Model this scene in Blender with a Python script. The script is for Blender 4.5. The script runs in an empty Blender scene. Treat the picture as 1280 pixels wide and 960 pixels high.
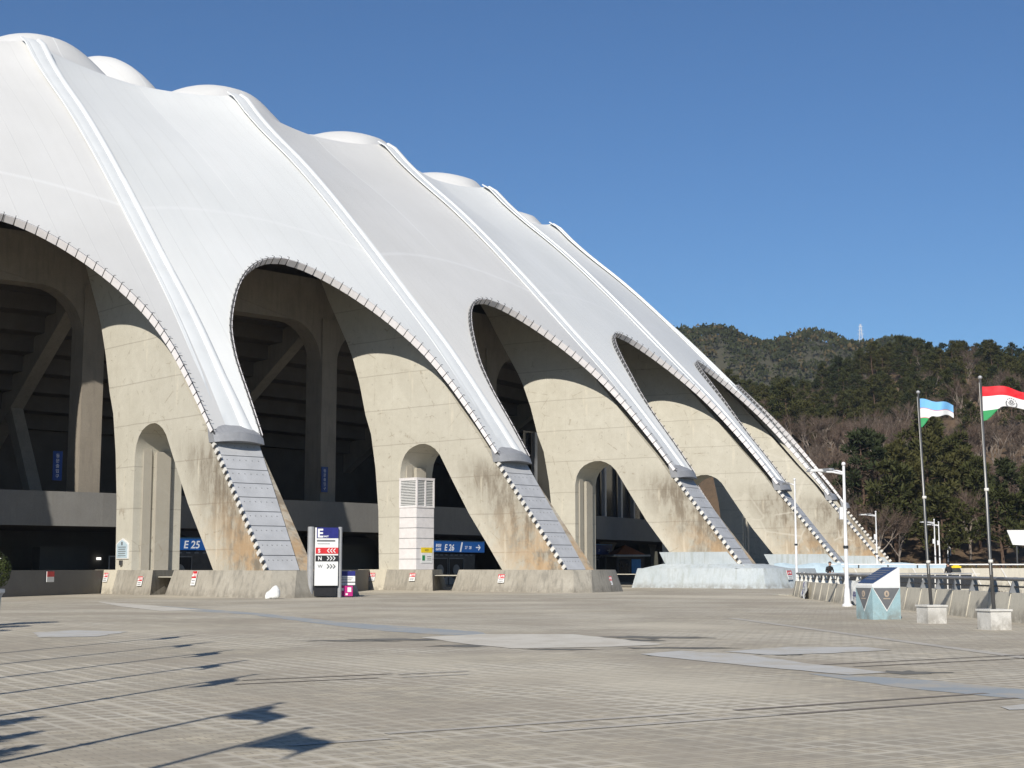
import bpy, bmesh, math, random
from mathutils import Vector, Matrix, Quaternion, geometry
R = math.radians
random.seed(11)
SC = bpy.context.scene
HAZE = .00011
COL = SC.collection

# ------------------------------------------------------------------ plan of the place
CX, CY = -132.39, 215.884            # centre of the round stadium
PH, DL = R(-48.579), R(7.199)        # bearing of the first rib, angle between ribs
EYE = 1.6

# ------------------------------------------------------------------ node helper
class N:
    def __init__(s, name):
        s.m = bpy.data.materials.new(name); s.m.use_nodes = True
        s.t = s.m.node_tree; s.b = s.t.nodes['Principled BSDF']
        s.n = s.t.nodes; s.l = s.t.links
    def new(s, typ, **k):
        x = s.n.new(typ)
        for a, v in k.items(): setattr(x, a, v)
        return x
    def put(s, sock, v):
        if isinstance(v, (int, float)): sock.default_value = v
        elif isinstance(v, (tuple, list)):
            sock.default_value = tuple(v) + ((1.0,) if len(v) == 3 and sock.type == 'RGBA' else ())
        else: s.l.new(v, sock)
    def math(s, op, a, b=0.0, c=0.0):
        x = s.new('ShaderNodeMath', operation=op)
        s.put(x.inputs[0], a); s.put(x.inputs[1], b); s.put(x.inputs[2], c)
        return x.outputs[0]
    def step(s, v, lo, hi, a=0.0, b=1.0):
        x = s.new('ShaderNodeMapRange', interpolation_type='SMOOTHSTEP')
        s.put(x.inputs[0], v)
        for i, q in enumerate((lo, hi, a, b)): x.inputs[i + 1].default_value = q
        return x.outputs[0]
    def lin(s, v, lo, hi, a=0.0, b=1.0):
        x = s.new('ShaderNodeMapRange'); s.put(x.inputs[0], v)
        for i, q in enumerate((lo, hi, a, b)): x.inputs[i + 1].default_value = q
        return x.outputs[0]
    def mix(s, f, a, b, mode='MIX'):
        x = s.new('ShaderNodeMix', data_type='RGBA', blend_type=mode)
        s.put(x.inputs[0], f); s.put(x.inputs[6], a); s.put(x.inputs[7], b)
        return x.outputs[2]
    def sep(s, v):
        x = s.new('ShaderNodeSeparateXYZ'); s.put(x.inputs[0], v); return x.outputs
    def comb(s, a, b, c=0.0):
        x = s.new('ShaderNodeCombineXYZ')
        for i, q in enumerate((a, b, c)): s.put(x.inputs[i], q)
        return x.outputs[0]
    def pos(s): return s.new('ShaderNodeNewGeometry').outputs['Position']
    def obj(s): return s.new('ShaderNodeTexCoord').outputs['Object']
    def uv(s): return s.new('ShaderNodeTexCoord').outputs['UV']
    def rnd(s): return s.new('ShaderNodeObjectInfo').outputs['Random']
    def map(s, v, scale=(1, 1, 1), rot=(0, 0, 0), loc=(0, 0, 0)):
        x = s.new('ShaderNodeMapping'); s.put(x.inputs[0], v)
        x.inputs[1].default_value = loc; x.inputs[2].default_value = rot; x.inputs[3].default_value = scale
        return x.outputs[0]
    def noise(s, v, scale=1.0, detail=4.0, rough=.55):
        x = s.new('ShaderNodeTexNoise'); s.put(x.inputs['Vector'], v)
        x.inputs['Scale'].default_value = scale; x.inputs['Detail'].default_value = detail
        x.inputs['Roughness'].default_value = rough
        return x.outputs[0]
    def white(s, v):
        x = s.new('ShaderNodeTexWhiteNoise'); s.put(x.inputs[0], v); return x.outputs[0]
    def bump(s, h, strength=.3, dist=.02):
        x = s.new('ShaderNodeBump'); x.inputs['Strength'].default_value = strength
        x.inputs['Distance'].default_value = dist; s.put(x.inputs['Height'], h)
        s.l.new(x.outputs[0], s.b.inputs['Normal'])
    def out(s, col, rough=.8, metal=0.0, spec=.3):
        s.put(s.b.inputs['Base Color'], col); s.put(s.b.inputs['Roughness'], rough)
        s.put(s.b.inputs['Metallic'], metal); s.b.inputs['Specular IOR Level'].default_value = spec
        return s.m

def plain(name, c, rough=.6, metal=0.0, var=.12, scale=3.0, spec=.3):
    n = N(name); f = n.noise(n.pos(), scale, 5)
    col = n.mix(n.lin(f, .3, .7), tuple(x * (1 - var) for x in c), tuple(min(1, x * (1 + var)) for x in c))
    return n.out(col, rough, metal, spec)

def line_mask(n, v, period, half):
    """1 on thin lines every `period`"""
    f = n.math('PINGPONG', v, period / 2)
    return n.step(f, half * .5, half, 1.0, 0.0)

def m_concrete_leg():
    n = N('weathered_concrete'); P = n.pos(); u = n.sep(n.uv()); r, z = u[0], u[1]
    big = n.noise(P, .35, 5, .6); mid = n.noise(P, 1.7, 6, .65); fine = n.noise(P, 14, 4, .6)
    col = n.mix(n.lin(big, .3, .7), (.50, .475, .395), (.575, .55, .465))
    col = n.mix(n.lin(mid, .35, .75, 0, .5), col, (.42, .39, .315))
    # casting lifts, cracks, and the fold's shading painted as a darker outer side
    zj = n.math('ADD', z, n.math('MULTIPLY', n.math('SUBTRACT', big, .5), .12))
    col = n.mix(n.math('MULTIPLY', line_mask(n, zj, 2.55, .04), .55), col, (.24, .21, .17))
    band = n.white(n.math('FLOOR', n.math('DIVIDE', z, 2.55)))
    col = n.mix(n.lin(band, 0, 1, 0, .16), col, (.40, .37, .30))
    fold = n.math('SUBTRACT', n.math('ADD', n.math('MULTIPLY', r, 1.177), z), 211.05)
    col = n.mix(n.step(fold, -.03, .03, 0, .10), col, (.37, .34, .28))
    # crack repair lines: worn pale filler along wandering cell edges
    w = n.new('ShaderNodeTexVoronoi', feature='DISTANCE_TO_EDGE')
    n.put(w.inputs['Vector'], n.map(P, (.42, .42, .5))); w.inputs['Scale'].default_value = 1.0
    crk = n.math('MULTIPLY', n.step(w.outputs['Distance'], .004, .014, 1, 0), n.step(mid, .5, .6))
    col = n.mix(n.math('MULTIPLY', crk, .75), col, (.30, .26, .20))
    vj = line_mask(n, n.math('ADD', r, n.math('MULTIPLY', mid, .1)), 1.85, .02)
    col = n.mix(n.math('MULTIPLY', vj, .22), col, (.27, .24, .19))
    hole = n.math('MAXIMUM', n.math('PINGPONG', n.math('ADD', r, .3), .925), n.math('PINGPONG', n.math('ADD', z, .6), 1.275))
    col = n.mix(n.step(hole, .03, .07, .4, 0), col, (.2, .18, .15))
    # vertical run marks
    streak = n.noise(n.comb(n.math('MULTIPLY', r, 3.2), n.math('MULTIPLY', z, .16), n.sep(P)[0]), 1.0, 6, .65)
    ro = n.math('ADD', 176.5, n.math('MULTIPLY', n.math('SUBTRACT', 8.8, z), .77))
    d = n.math('SUBTRACT', ro, r)
    near = n.math('MULTIPLY', n.step(d, 1.2, 5.6, 1, 0), n.step(z, 7.4, 9.8, 1, 0))
    dirt = n.math('MULTIPLY', near, n.step(n.math('ADD', streak, n.math('MULTIPLY', n.math('SUBTRACT', big, .45), 1.1)), .30, .58, .5, 1.0))
    grit = n.step(n.noise(n.comb(n.math('MULTIPLY', r, 1.1), n.math('MULTIPLY', z, .45), n.sep(P)[1]), 1.0, 6, .7), .40, .58, .42, 1.0)
    col = n.mix(n.math('MULTIPLY', n.math('MULTIPLY', dirt, grit), .92), col, (.15, .118, .082))
    rust = n.math('MULTIPLY', n.math('MULTIPLY', n.step(d, .0, 7.5, 1, .0), n.step(z, 1.5, 6.5, 1, 0)),
                  n.step(n.noise(P, .9, 6, .7), .36, .58))
    col = n.mix(n.math('MULTIPLY', rust, .72), col, (.50, .32, .16))
    w2 = n.new('ShaderNodeTexVoronoi', feature='DISTANCE_TO_EDGE'); n.put(w2.inputs['Vector'], n.map(P, (.30, .30, .36), (0, 0, 0), (3, 1, 7))); w2.inputs['Scale'].default_value = 1.0
    mend = n.math('MULTIPLY', n.step(w2.outputs['Distance'], .012, .03, 1, 0), n.math('MULTIPLY', n.step(n.sep(P)[0], 16, 27, .12, .8), n.step(n.noise(P, .5, 4), .42, .56)))
    col = n.mix(n.math('MULTIPLY', mend, .5), col, (.62, .585, .50))
    pale = n.math('MULTIPLY', n.step(n.noise(n.comb(n.math('MULTIPLY', r, 1.6), n.math('MULTIPLY', z, .22), 3.0), 1.0, 5, .6), .6, .72), .25)
    col = n.mix(pale, col, (.80, .72, .56))
    col = n.mix(n.lin(fine, .3, .7, 0, .22), col, (.33, .30, .24))
    n.bump(n.math('ADD', mid, n.math('MULTIPLY', fine, .4)), .25, .04)
    return n.out(col, .9)

def m_concrete(name, a, b, streaks=.4, dark=(.15, .14, .12), scale=1.0):
    n = N(name); P = n.pos(); s = n.sep(P)
    big = n.noise(P, .6 * scale, 5, .6); fine = n.noise(P, 11 * scale, 5, .65)
    col = n.mix(n.lin(big, .3, .7), a, b)
    st = n.noise(n.comb(n.math('MULTIPLY', s[0], 2.6), n.math('MULTIPLY', s[1], 2.6), n.math('MULTIPLY', s[2], .3)), 1.4, 6, .65)
    col = n.mix(n.step(st, .45, .7, 0, streaks), col, dark)
    col = n.mix(n.lin(fine, .3, .7, 0, .3), col, tuple(x * .62 for x in a))
    foot = n.math('MULTIPLY', n.step(s[2], .05, .55, 1, 0), n.step(n.noise(P, 2.2, 6, .7), .35, .6))
    col = n.mix(n.math('MULTIPLY', foot, .6), col, (.17, .15, .12))
    chip = n.step(n.noise(P, 3.4, 7, .75), .64, .70)
    col = n.mix(n.math('MULTIPLY', chip, .45), col, tuple(x * .55 for x in a))
    n.bump(fine, .3, .03)
    return n.out(col, .9)

def m_membrane(name='white_membrane', ca=(.61, .62, .605), cb=(.665, .672, .655)):
    n = N(name); u = n.sep(n.uv()); P = n.pos()
    seam = line_mask(n, u[0], .1, .0022)
    belt = n.math('ADD', 19.9, n.math('MULTIPLY', n.math('SUBTRACT', u[0], .5), 0.0))
    arc = n.math('ABSOLUTE', n.math('SUBTRACT', u[1], n.math('SUBTRACT', 23.4, n.math('MULTIPLY', n.math('POWER', n.math('SUBTRACT', u[0], .5), 2), 9.0))))
    col = n.mix(n.lin(n.noise(P, .12, 4), .3, .7), ca, cb)
    strk = n.noise(n.comb(n.math('MULTIPLY', u[0], 42.0), n.math('MULTIPLY', u[1], .05), 0.0), 1.0, 5, .6)
    col = n.mix(n.step(strk, .42, .72, 0, .11), col, (.50, .49, .46))
    col = n.mix(n.math('MULTIPLY', seam, .24), col, (.45, .45, .43))
    col = n.mix(n.math('MULTIPLY', line_mask(n, n.math('SUBTRACT', u[0], .5), 1.0, .003), n.step(u[1], 22, 28)), col, (.70, .70, .68))
    col = n.mix(n.step(arc, .05, .3, .35, 0), col, (.70, .70, .69))
    col = n.mix(n.step(n.noise(P, 2.2, 6, .7), .62, .8, 0, .12), col, (.50, .49, .45))
    fold = n.noise(n.comb(n.math('MULTIPLY', u[0], 16.0), n.math('MULTIPLY', u[1], .11), 4.0), 1.0, 4, .55)
    n.bump(n.math('ADD', n.math('ADD', seam, n.math('MULTIPLY', n.noise(P, .5, 3), .6)), n.math('MULTIPLY', fold, 1.2)), .16, .06)
    return n.out(col, .62, 0, .25)

def m_paving():
    n = N('concrete_pavers'); P = n.map(n.pos(), rot=(0, 0, R(-32.6))); s = n.sep(P)
    wob = n.noise(n.pos(), .22, 5, .6); fine = n.noise(n.pos(), 24, 4, .7); med = n.noise(n.pos(), 1.1, 6, .65)
    cell = n.comb(n.math('FLOOR', n.math('DIVIDE', s[0], .31)), n.math('FLOOR', n.math('DIVIDE', s[1], .31)))
    cr = n.white(cell)
    brick = n.new('ShaderNodeTexBrick'); n.put(brick.inputs['Vector'], P)
    for k, v in (('Scale', 1.0), ('Mortar Size', .008), ('Brick Width', .21), ('Row Height', .105), ('Bias', 0.0)): brick.inputs[k].default_value = v
    brick.inputs['Color1'].default_value = (.35, .305, .225, 1); brick.inputs['Color2'].default_value = (.54, .475, .35, 1)
    brick.inputs['Mortar'].default_value = (.20, .18, .15, 1)
    col = n.mix(n.lin(cr, 0, 1, 0, .7), brick.outputs[0], (.27, .245, .195))
    gx = line_mask(n, s[0], .31, .042); gy = line_mask(n, s[1], .31, .042)
    g = n.math('MAXIMUM', gx, gy)
    wear = n.step(n.noise(n.pos(), .16, 4, .6), .38, .62, .1, 1.0)
    slab = n.white(n.comb(n.math('FLOOR', n.math('DIVIDE', s[0], 1.24)), n.math('FLOOR', n.math('DIVIDE', s[1], 1.24))))
    col = n.mix(n.lin(slab, 0, 1, 0, .42), col, (.26, .235, .19))
    g2 = n.math('MAXIMUM', line_mask(n, s[0], .93, .10), line_mask(n, s[1], .93, .10))
    col = n.mix(n.math('MULTIPLY', n.math('MULTIPLY', g2, wear), .4), col, (.66, .60, .47))
    col = n.mix(n.math('MULTIPLY', n.math('MULTIPLY', g, wear), .78), col, (.60, .56, .47))
    col = n.mix(n.step(wob, .42, .68, 0, .6), col, (.29, .25, .195))
    col = n.mix(n.step(n.noise(n.pos(), .07, 3, .5), .5, .66, 0, .6), col, (.58, .525, .41))
    col = n.mix(n.step(med, .6, .8, 0, .62), col, (.21, .195, .165))
    col = n.mix(n.lin(fine, .3, .75, 0, .3), col, (.29, .26, .21))
    n.bump(n.math('ADD', brick.outputs[1], n.math('MULTIPLY', fine, -.5)), .25, .01)
    return n.out(col, .9)

def m_patch(name, a, b, edge=(.2, .19, .17), worn=.55):
    n = N(name); P = n.pos(); f = n.noise(P, 1.3, 7, .7); g = n.noise(P, 18, 4, .6)
    col = n.mix(n.lin(f, .3, .7), a, b)
    col = n.mix(n.step(n.noise(P, .9, 8, .75), .46, .60, 0, worn), col, edge)
    col = n.mix(n.lin(g, .3, .7, 0, .25), col, edge)
    return n.out(col, .85)

def m_leaf(name, a, b, c):
    n = N(name); f = n.noise(n.pos(), .55, 3); r = n.rnd()
    col = n.mix(n.lin(f, .35, .65), a, b); col = n.mix(n.lin(r, 0, 1, 0, .75), col, c)
    return n.out(col, .75, 0, .15)

MT = {}
MT['leg'] = m_concrete_leg()
MT['plinth'] = m_concrete('stained_plinth_concrete', (.30, .275, .225), (.40, .37, .31), .6)
MT['plinth_pale'] = m_concrete('pale_plinth_concrete', (.52, .475, .375), (.58, .53, .42), .12)
MT['plinth_blue'] = m_concrete('pale_blue_painted_concrete', (.40, .445, .465), (.485, .52, .53), .5, (.27, .285, .24))
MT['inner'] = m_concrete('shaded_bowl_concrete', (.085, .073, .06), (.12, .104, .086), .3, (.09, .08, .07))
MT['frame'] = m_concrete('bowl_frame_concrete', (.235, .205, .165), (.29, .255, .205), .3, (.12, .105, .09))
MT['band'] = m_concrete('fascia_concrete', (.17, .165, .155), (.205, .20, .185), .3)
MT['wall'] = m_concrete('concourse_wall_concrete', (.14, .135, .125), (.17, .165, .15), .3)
MT['parapet'] = m_concrete('parapet_concrete', (.54, .50, .41), (.60, .56, .46), .22)
MT['mem'] = m_membrane(); MT['mem_old'] = m_membrane('aged_membrane', (.545, .54, .52), (.60, .595, .575))
MT['white'] = plain('white_painted_metal', (.70, .67, .66), .45, 0, .06)
MT['edge'] = plain('dark_edge_metal', (.07, .07, .07), .6, .2, .25, 6)
MT['rod'] = plain('dark_steel', (.09, .09, .09), .5, .5, .2)
MT['gray'] = plain('grey_zinc_sheet', (.40, .405, .41), .55, .05, .10, 1.2)
MT['seam'] = plain('zinc_seam', (.26, .265, .27), .6, .1)
MT['black'] = plain('black_paint', (.018, .018, .02), .5)
MT['darkglass'] = plain('dark_glass', (.012, .014, .017), .15, 0, .1, 1, .5)
MT['mullion'] = plain('aluminium', (.35, .35, .35), .45, .3)
MT['navy'] = plain('navy_panel', (.022, .025, .16), .4)
MT['signblue'] = plain('gate_sign_blue', (.012, .10, .36), .4, 0, .2, 1.2)
MT['signdark'] = plain('gate_sign_navy', (.015, .05, .20), .4, 0, .2, 1.2)
MT['skyblue'] = plain('pale_gate_blue', (.10, .30, .58), .4)
MT['red'] = plain('sign_red', (.55, .03, .035), .45)
MT['pink'] = plain('magenta_board', (.45, .02, .18), .5)
MT['yellow'] = plain('sign_yellow', (.75, .55, .02), .5)
MT['green'] = plain('sign_green', (.02, .22, .08), .5)
MT['paper'] = plain('white_sign_face', (.72, .72, .70), .5, 0, .05)
def lit(name, c, e):
    n = N(name); n.out(c, .4); n.b.inputs['Emission Color'].default_value = (*c, 1); n.b.inputs['Emission Strength'].default_value = e; return n.m
MT['lit_blue'] = lit('backlit_blue', (.012, .10, .36), .35); MT['lit_white'] = lit('backlit_white', (.75, .75, .75), .45)
MT['ink'] = plain('black_lettering', (.02, .02, .022), .5)
MT['cyan'] = m_concrete('weathered_cyan_paint', (.27, .42, .455), (.38, .51, .53), .5, (.20, .27, .28))
MT['slate'] = plain('slate_grey_panel', (.14, .145, .15), .5)
MT['bronze'] = plain('beige_emblem', (.42, .34, .26), .5)
MT['panel'] = plain('dark_blue_plaque', (.035, .055, .115), .3)
MT['marble'] = m_concrete('veined_pale_marble', (.58, .565, .52), (.66, .645, .60), .3, (.38, .37, .35), 2.5)
MT['steelpole'] = plain('brushed_steel_pole', (.13, .13, .13), .4, .6, .1)
MT['lamp'] = plain('white_lamp_post_paint', (.66, .66, .66), .45)
MT['lens'] = plain('lamp_lens', (.22, .23, .24), .3)
MT['roofred'] = plain('orange_brown_roof', (.30, .09, .03), .7)
MT['skin'] = plain('skin', (.45, .27, .19), .6)
MT['cloth'] = plain('black_jacket', (.02, .02, .023), .8)
MT['tarp'] = plain('white_tarpaulin', (.70, .70, .67), .6, 0, .1, 6)
MT['tarpblue'] = plain('pale_blue_tarpaulin', (.42, .52, .57), .6, 0, .1, 2)
MT['rail'] = plain('dark_rail_paint', (.03, .032, .035), .5)
MT['railgray'] = plain('grey_rail', (.22, .225, .23), .45, .3)
MT['bracket'] = plain('pale_bracket', (.62, .60, .55), .6)
MT['pot'] = m_concrete('cast_planter', (.48, .48, .47), (.56, .56, .55), .3)
MT['pave'] = m_paving()
MT['patch_pale'] = m_patch('pale_cement_patch', (.50, .47, .405), (.57, .54, .47), (.42, .38, .31), .6)
MT['patch_gray'] = m_patch('grey_cement_patch', (.42, .42, .40), (.48, .475, .45), (.40, .365, .30), .7)
MT['patch_blue'] = m_patch('worn_blue_stripe', (.24, .275, .295), (.29, .315, .33), (.38, .345, .285), .75)
MT['stain'] = m_patch('dark_moss_stain', (.09, .09, .08), (.15, .145, .125), (.2, .185, .16))
MT['strip_l'] = m_patch('pale_kerb_strip', (.40, .37, .32), (.46, .43, .37), (.3, .28, .24))
MT['strip_d'] = m_patch('brown_kerb_strip', (.17, .145, .12), (.21, .18, .15), (.2, .185, .16))
MT['asphalt'] = plain('asphalt', (.05, .05, .05), .9)
MT['soil'] = m_patch('leaf_litter_soil', (.11, .075, .045), (.16, .105, .062), (.07, .05, .03))
MT['farhill'] = m_patch('far_wood_floor', (.05, .05, .03), (.08, .07, .045), (.04, .04, .025))
MT['pine1'] = m_leaf('pine_needles', (.030, .036, .012), (.050, .055, .017), (.075, .068, .022))
MT['pine2'] = m_leaf('dark_pine_needles', (.019, .027, .011), (.032, .041, .015), (.042, .046, .017))
MT['olive'] = m_leaf('olive_leaves', (.075, .068, .026), (.11, .095, .035), (.09, .062, .028))
MT['topiary'] = m_leaf('box_leaves', (.03, .045, .012), (.06, .075, .02), (.05, .06, .02))
MT['russet'] = m_leaf('russet_twigs', (.12, .055, .04), (.16, .075, .052), (.13, .075, .05))
MT['bark'] = plain('pine_bark', (.10, .065, .045), .9)
MT['barebark'] = plain('bare_bark', (.20, .165, .135), .9, 0, .25, .3)
MT['twig'] = m_leaf('bare_twigs', (.085, .066, .053), (.115, .088, .068), (.12, .08, .06))
n_ = N('sunlit_gap_glow'); n_.out((.8, .8, .8)); n_.b.inputs['Emission Color'].default_value = (1, .97, .9, 1); n_.b.inputs['Emission Strength'].default_value = 1.2
MT['tube'] = n_.m  # glow imitating the sunlit interior seen through gaps, no lamp

# ------------------------------------------------------------------ mesh builder
class MB:
    def __init__(s): s.v = []; s.f = []; s.mi = []; s.uv = {}; s.cur = 0
    def mat(s, i): s.cur = i; return s
    def face(s, pts, uvs=None):
        k = len(s.v); s.v += [tuple(p) for p in pts]; s.f.append(tuple(range(k, k + len(pts)))); s.mi.append(s.cur)
        if uvs: s.uv[len(s.f) - 1] = uvs
    def mesh(s, verts, faces):
        k = len(s.v); s.v += [tuple(p) for p in verts]
        for f in faces: s.f.append(tuple(i + k for i in f)); s.mi.append(s.cur)
    def hexa(s, b, t):
        """bottom loop b, top loop t (same length, counter-clockwise from above)"""
        n = len(b); fs = [tuple(reversed(range(n))), tuple(range(n, 2 * n))]
        fs += [(i, (i + 1) % n, n + (i + 1) % n, n + i) for i in range(n)]
        s.mesh(list(b) + list(t), fs); return s
    def box(s, c, d, rz=0.0, m=None):
        x, y, z = (q / 2 for q in d); M = m or (Matrix.Translation(c) @ Matrix.Rotation(rz, 4, 'Z'))
        p = [M @ Vector(q) for q in ((-x, -y, -z), (x, -y, -z), (x, y, -z), (-x, y, -z), (-x, -y, z), (x, -y, z), (x, y, z), (-x, y, z))]
        return s.hexa(p[:4], p[4:])
    def bar(s, a, b, w, h, up=(0, 0, 1)):
        a, b = Vector(a), Vector(b); d = (b - a); L = d.length; d.normalize(); up = Vector(up)
        x = d.cross(up)
        if x.length < 1e-4: x = d.cross(Vector((1, 0, 0)))
        x.normalize(); y = x.cross(d)
        M = Matrix((x, y, d)).transposed().to_4x4(); M.translation = (a + b) / 2
        return s.box(None, (w, h, L), m=M)
    def prism(s, pts, off):
        off = Vector(off); a = [Vector(p) for p in pts]; b = [p + off for p in a]
        tri = geometry.tessellate_polygon([a]); n = len(a)
        fs = [tuple(t) for t in tri] + [tuple(n + i for i in reversed(t)) for t in tri]
        fs += [(i, n + i, n + (i + 1) % n, (i + 1) % n) for i in range(n)]
        s.mesh(a + b, fs); return s
    def tube(s, pts, rad, n=8, cap=True):
        pts = [Vector(p) for p in pts]; rr = rad if isinstance(rad, (list, tuple)) else [rad] * len(pts); vs = []; fs = []
        for i, p in enumerate(pts):
            d = (pts[min(i + 1, len(pts) - 1)] - pts[max(i - 1, 0)]).normalized()
            x = d.cross(Vector((0, 0, 1)) if abs(d.z) < .9 else Vector((1, 0, 0))).normalized(); y = d.cross(x)
            vs += [p + (x * math.cos(2 * math.pi * k / n) + y * math.sin(2 * math.pi * k / n)) * rr[i] for k in range(n)]
        for i in range(len(pts) - 1):
            fs += [(i * n + k, i * n + (k + 1) % n, (i + 1) * n + (k + 1) % n, (i + 1) * n + k) for k in range(n)]
        if cap: fs += [tuple(reversed(range(n))), tuple(range((len(pts) - 1) * n, len(pts) * n))]
        s.mesh(vs, fs); return s
    def lathe(s, prof, n=20, c=(0, 0, 0)):
        vs = [(c[0] + r * math.cos(2 * math.pi * k / n), c[1] + r * math.sin(2 * math.pi * k / n), c[2] + z) for r, z in prof for k in range(n)]
        fs = [(i * n + k, i * n + (k + 1) % n, (i + 1) * n + (k + 1) % n, (i + 1) * n + k) for i in range(len(prof) - 1) for k in range(n)]
        fs += [tuple(reversed(range(n))), tuple(range((len(prof) - 1) * n, len(prof) * n))]
        s.mesh(vs, fs); return s
    def make(s, name, mats, smooth=None, merge=False):
        me = bpy.data.meshes.new(name); me.from_pydata([tuple(v) for v in s.v], [], s.f)
        for m in (mats if isinstance(mats, (list, tuple)) else [mats]): me.materials.append(MT[m] if isinstance(m, str) else m)
        me.polygons.foreach_set('material_index', s.mi)
        if s.uv:
            L = me.uv_layers.new(name='UVMap')
            for fi, u in s.uv.items():
                for li, q in zip(me.polygons[fi].loop_indices, u): L.data[li].uv = q
        bm = bmesh.new(); bm.from_mesh(me)
        if merge: bmesh.ops.remove_doubles(bm, verts=bm.verts, dist=1e-4)
        bmesh.ops.recalc_face_normals(bm, faces=bm.faces)
        bm.to_mesh(me); bm.free()
        if smooth:
            me.polygons.foreach_set('use_smooth', [True] * len(me.polygons))
            if smooth is not True: me.set_sharp_from_angle(angle=R(smooth))
        return me
    def build(s, name, mats, parent=None, smooth=None, merge=False):
        return link(name, s.make(name, mats, smooth, merge), parent)

def link(name, me, parent=None, loc=None, rz=None):
    o = bpy.data.objects.new(name, me); COL.objects.link(o)
    if parent: o.parent = parent
    if loc is not None: o.location = loc
    if rz is not None: o.rotation_euler = (0, 0, rz)
    return o
def tag(o, label, cat, group=None, kind=None):
    o['label'] = label; o['category'] = cat
    if group: o['group'] = group
    if kind: o['kind'] = kind
    return o
def struct(o, label=None, cat=None, kind='structure'):
    o['kind'] = kind
    if label: o['label'] = label; o['category'] = cat
    return o
def thing(name, label, cat, loc=(0, 0, 0), rz=0.0, group=None):
    o = link(name, None, None, loc, rz); o.empty_display_size = .3
    return tag(o, label, cat, group)
def text_into(mb, body, size, M, mi=0, extrude=.006, align='LEFT', shear=0.0, bold=0.0):
    cu = bpy.data.curves.new('lettering', 'FONT'); cu.body = body; cu.size = size; cu.extrude = extrude; cu.align_x = align; cu.shear = shear; cu.offset = bold
    cu.resolution_u = 3
    o = bpy.data.objects.new('lettering', cu); COL.objects.link(o)
    dg = bpy.context.evaluated_depsgraph_get(); dg.update()
    me = bpy.data.meshes.new_from_object(o.evaluated_get(dg))
    mb.mat(mi); mb.mesh([M @ v.co for v in me.vertices], [tuple(p.vertices) for p in me.polygons])
    bpy.data.objects.remove(o); bpy.data.curves.remove(cu); bpy.data.meshes.remove(me)
def upright(origin, xdir):
    """matrix whose local x runs along xdir, local y is up, local z faces the reader"""
    x = Vector((xdir[0], xdir[1], 0)).normalized(); z = x.cross(Vector((0, 0, 1)))
    M = Matrix((x, Vector((0, 0, 1)), z)).transposed().to_4x4(); M.translation = origin
    return M

def polar(r, a, z): return Vector((r * math.cos(a), r * math.sin(a), z))
def world(i, r, t, z):
    a = PH + DL * i; return Vector((CX + r * math.cos(a) - t * math.sin(a), CY + r * math.sin(a) + t * math.cos(a), z))

# ------------------------------------------------------------------ stadium
BAYS = range(-4, 9)
stadium = thing('stadium', 'white membrane roofed round stadium on sloping concrete legs', 'stadium', (CX, CY, 0))
def repeat(name, me, rng, parent=stadium, off=0.0):
    out = []
    for i in rng:
        out.append(link(name, me, parent, (0, 0, 0), PH + DL * (i + off)))
    return out

RP = [(176.5, 8.8), (174.0, 12.1), (170.0, 16.95), (166.0, 21.2), (161.3, 26.15), (157.2, 30.3), (153.8, 33.5), (150.0, 36.75), (147.6, 39.0), (146.4, 40.3), (145.5, 40.9)]
RL = [0.0]
for a_, b_ in zip(RP, RP[1:]): RL.append(RL[-1] + math.hypot(b_[0] - a_[0], b_[1] - a_[1]))
LEN = RL[-1]
def interp(x, xs, ys):
    if x <= xs[0]: return ys[0]
    for k in range(1, len(xs)):
        if x <= xs[k]:
            f = (x - xs[k - 1]) / (xs[k] - xs[k - 1]); return ys[k - 1] + f * (ys[k] - ys[k - 1])
    return ys[-1]
def smooth_interp(x, xs, ys):
    # Catmull-Rom through the surveyed points
    k = 1
    while k < len(xs) - 1 and x > xs[k]: k += 1
    i0, i1 = k - 1, k; h = xs[i1] - xs[i0]; f = min(1, max(0, (x - xs[i0]) / h))
    def slope(j):
        a, b = max(0, j - 1), min(len(xs) - 1, j + 1); return (ys[b] - ys[a]) / (xs[b] - xs[a])
    m0, m1 = slope(i0) * h, slope(i1) * h
    return (2 * f**3 - 3 * f**2 + 1) * ys[i0] + (f**3 - 2 * f**2 + f) * m0 + (-2 * f**3 + 3 * f**2) * ys[i1] + (f**3 - f**2) * m1
RX = [p[0] for p in RP]; RZ = [p[1] for p in RP]
def ridge(h): return smooth_interp(h, RL, RX), smooth_interp(h, RL, RZ)
def rnormal(h):
    a, b = ridge(max(0, min(h, LEN - .8) - .4)), ridge(min(LEN, max(h, .4) + .4)); tx, tz = b[0] - a[0], b[1] - a[1]; L = math.hypot(tx, tz)
    return tz / L, -tx / L          # outward
def sag(u, h):
    f = h / LEN; s = -.85 * max(0, 1 - f / .46) ** 1.2 + 1.45 * max(0, (f - .30) / .70) ** 1.5
    q = 4 * u * (1 - u); c = min(1, max(0, (h - 24) / 12)) * .25
    return s * ((1 - c) * q ** (.8 if s > 0 else 1.0) + c * (1 - abs(2 * u - 1)) ** .85)
def surf(u, h, lift=0.0):
    r, z = ridge(h); nr, nz = rnormal(h); s = lift - sag(u, h)
    return polar(r + nr * s, DL * u, z + nz * s)
HW = [(0, .431), (3.4, .419), (5.2, .412), (6.8, .403), (8.8, .382), (10.3, .355), (12.1, .312), (13.7, .265), (15.3, .206), (16.4, .152), (17.1, .106), (17.6, .057), (17.85, 0)]
arch = []
for k in range(len(HW) - 1):
    (h0, w0), (h1, w1) = HW[k], HW[k + 1]
    for j in range(4):
        h = h0 + (h1 - h0) * j / 4; arch.append((h, smooth_interp(h, [q[0] for q in HW], [q[1] for q in HW])))
arch.append(HW[-1])
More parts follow.
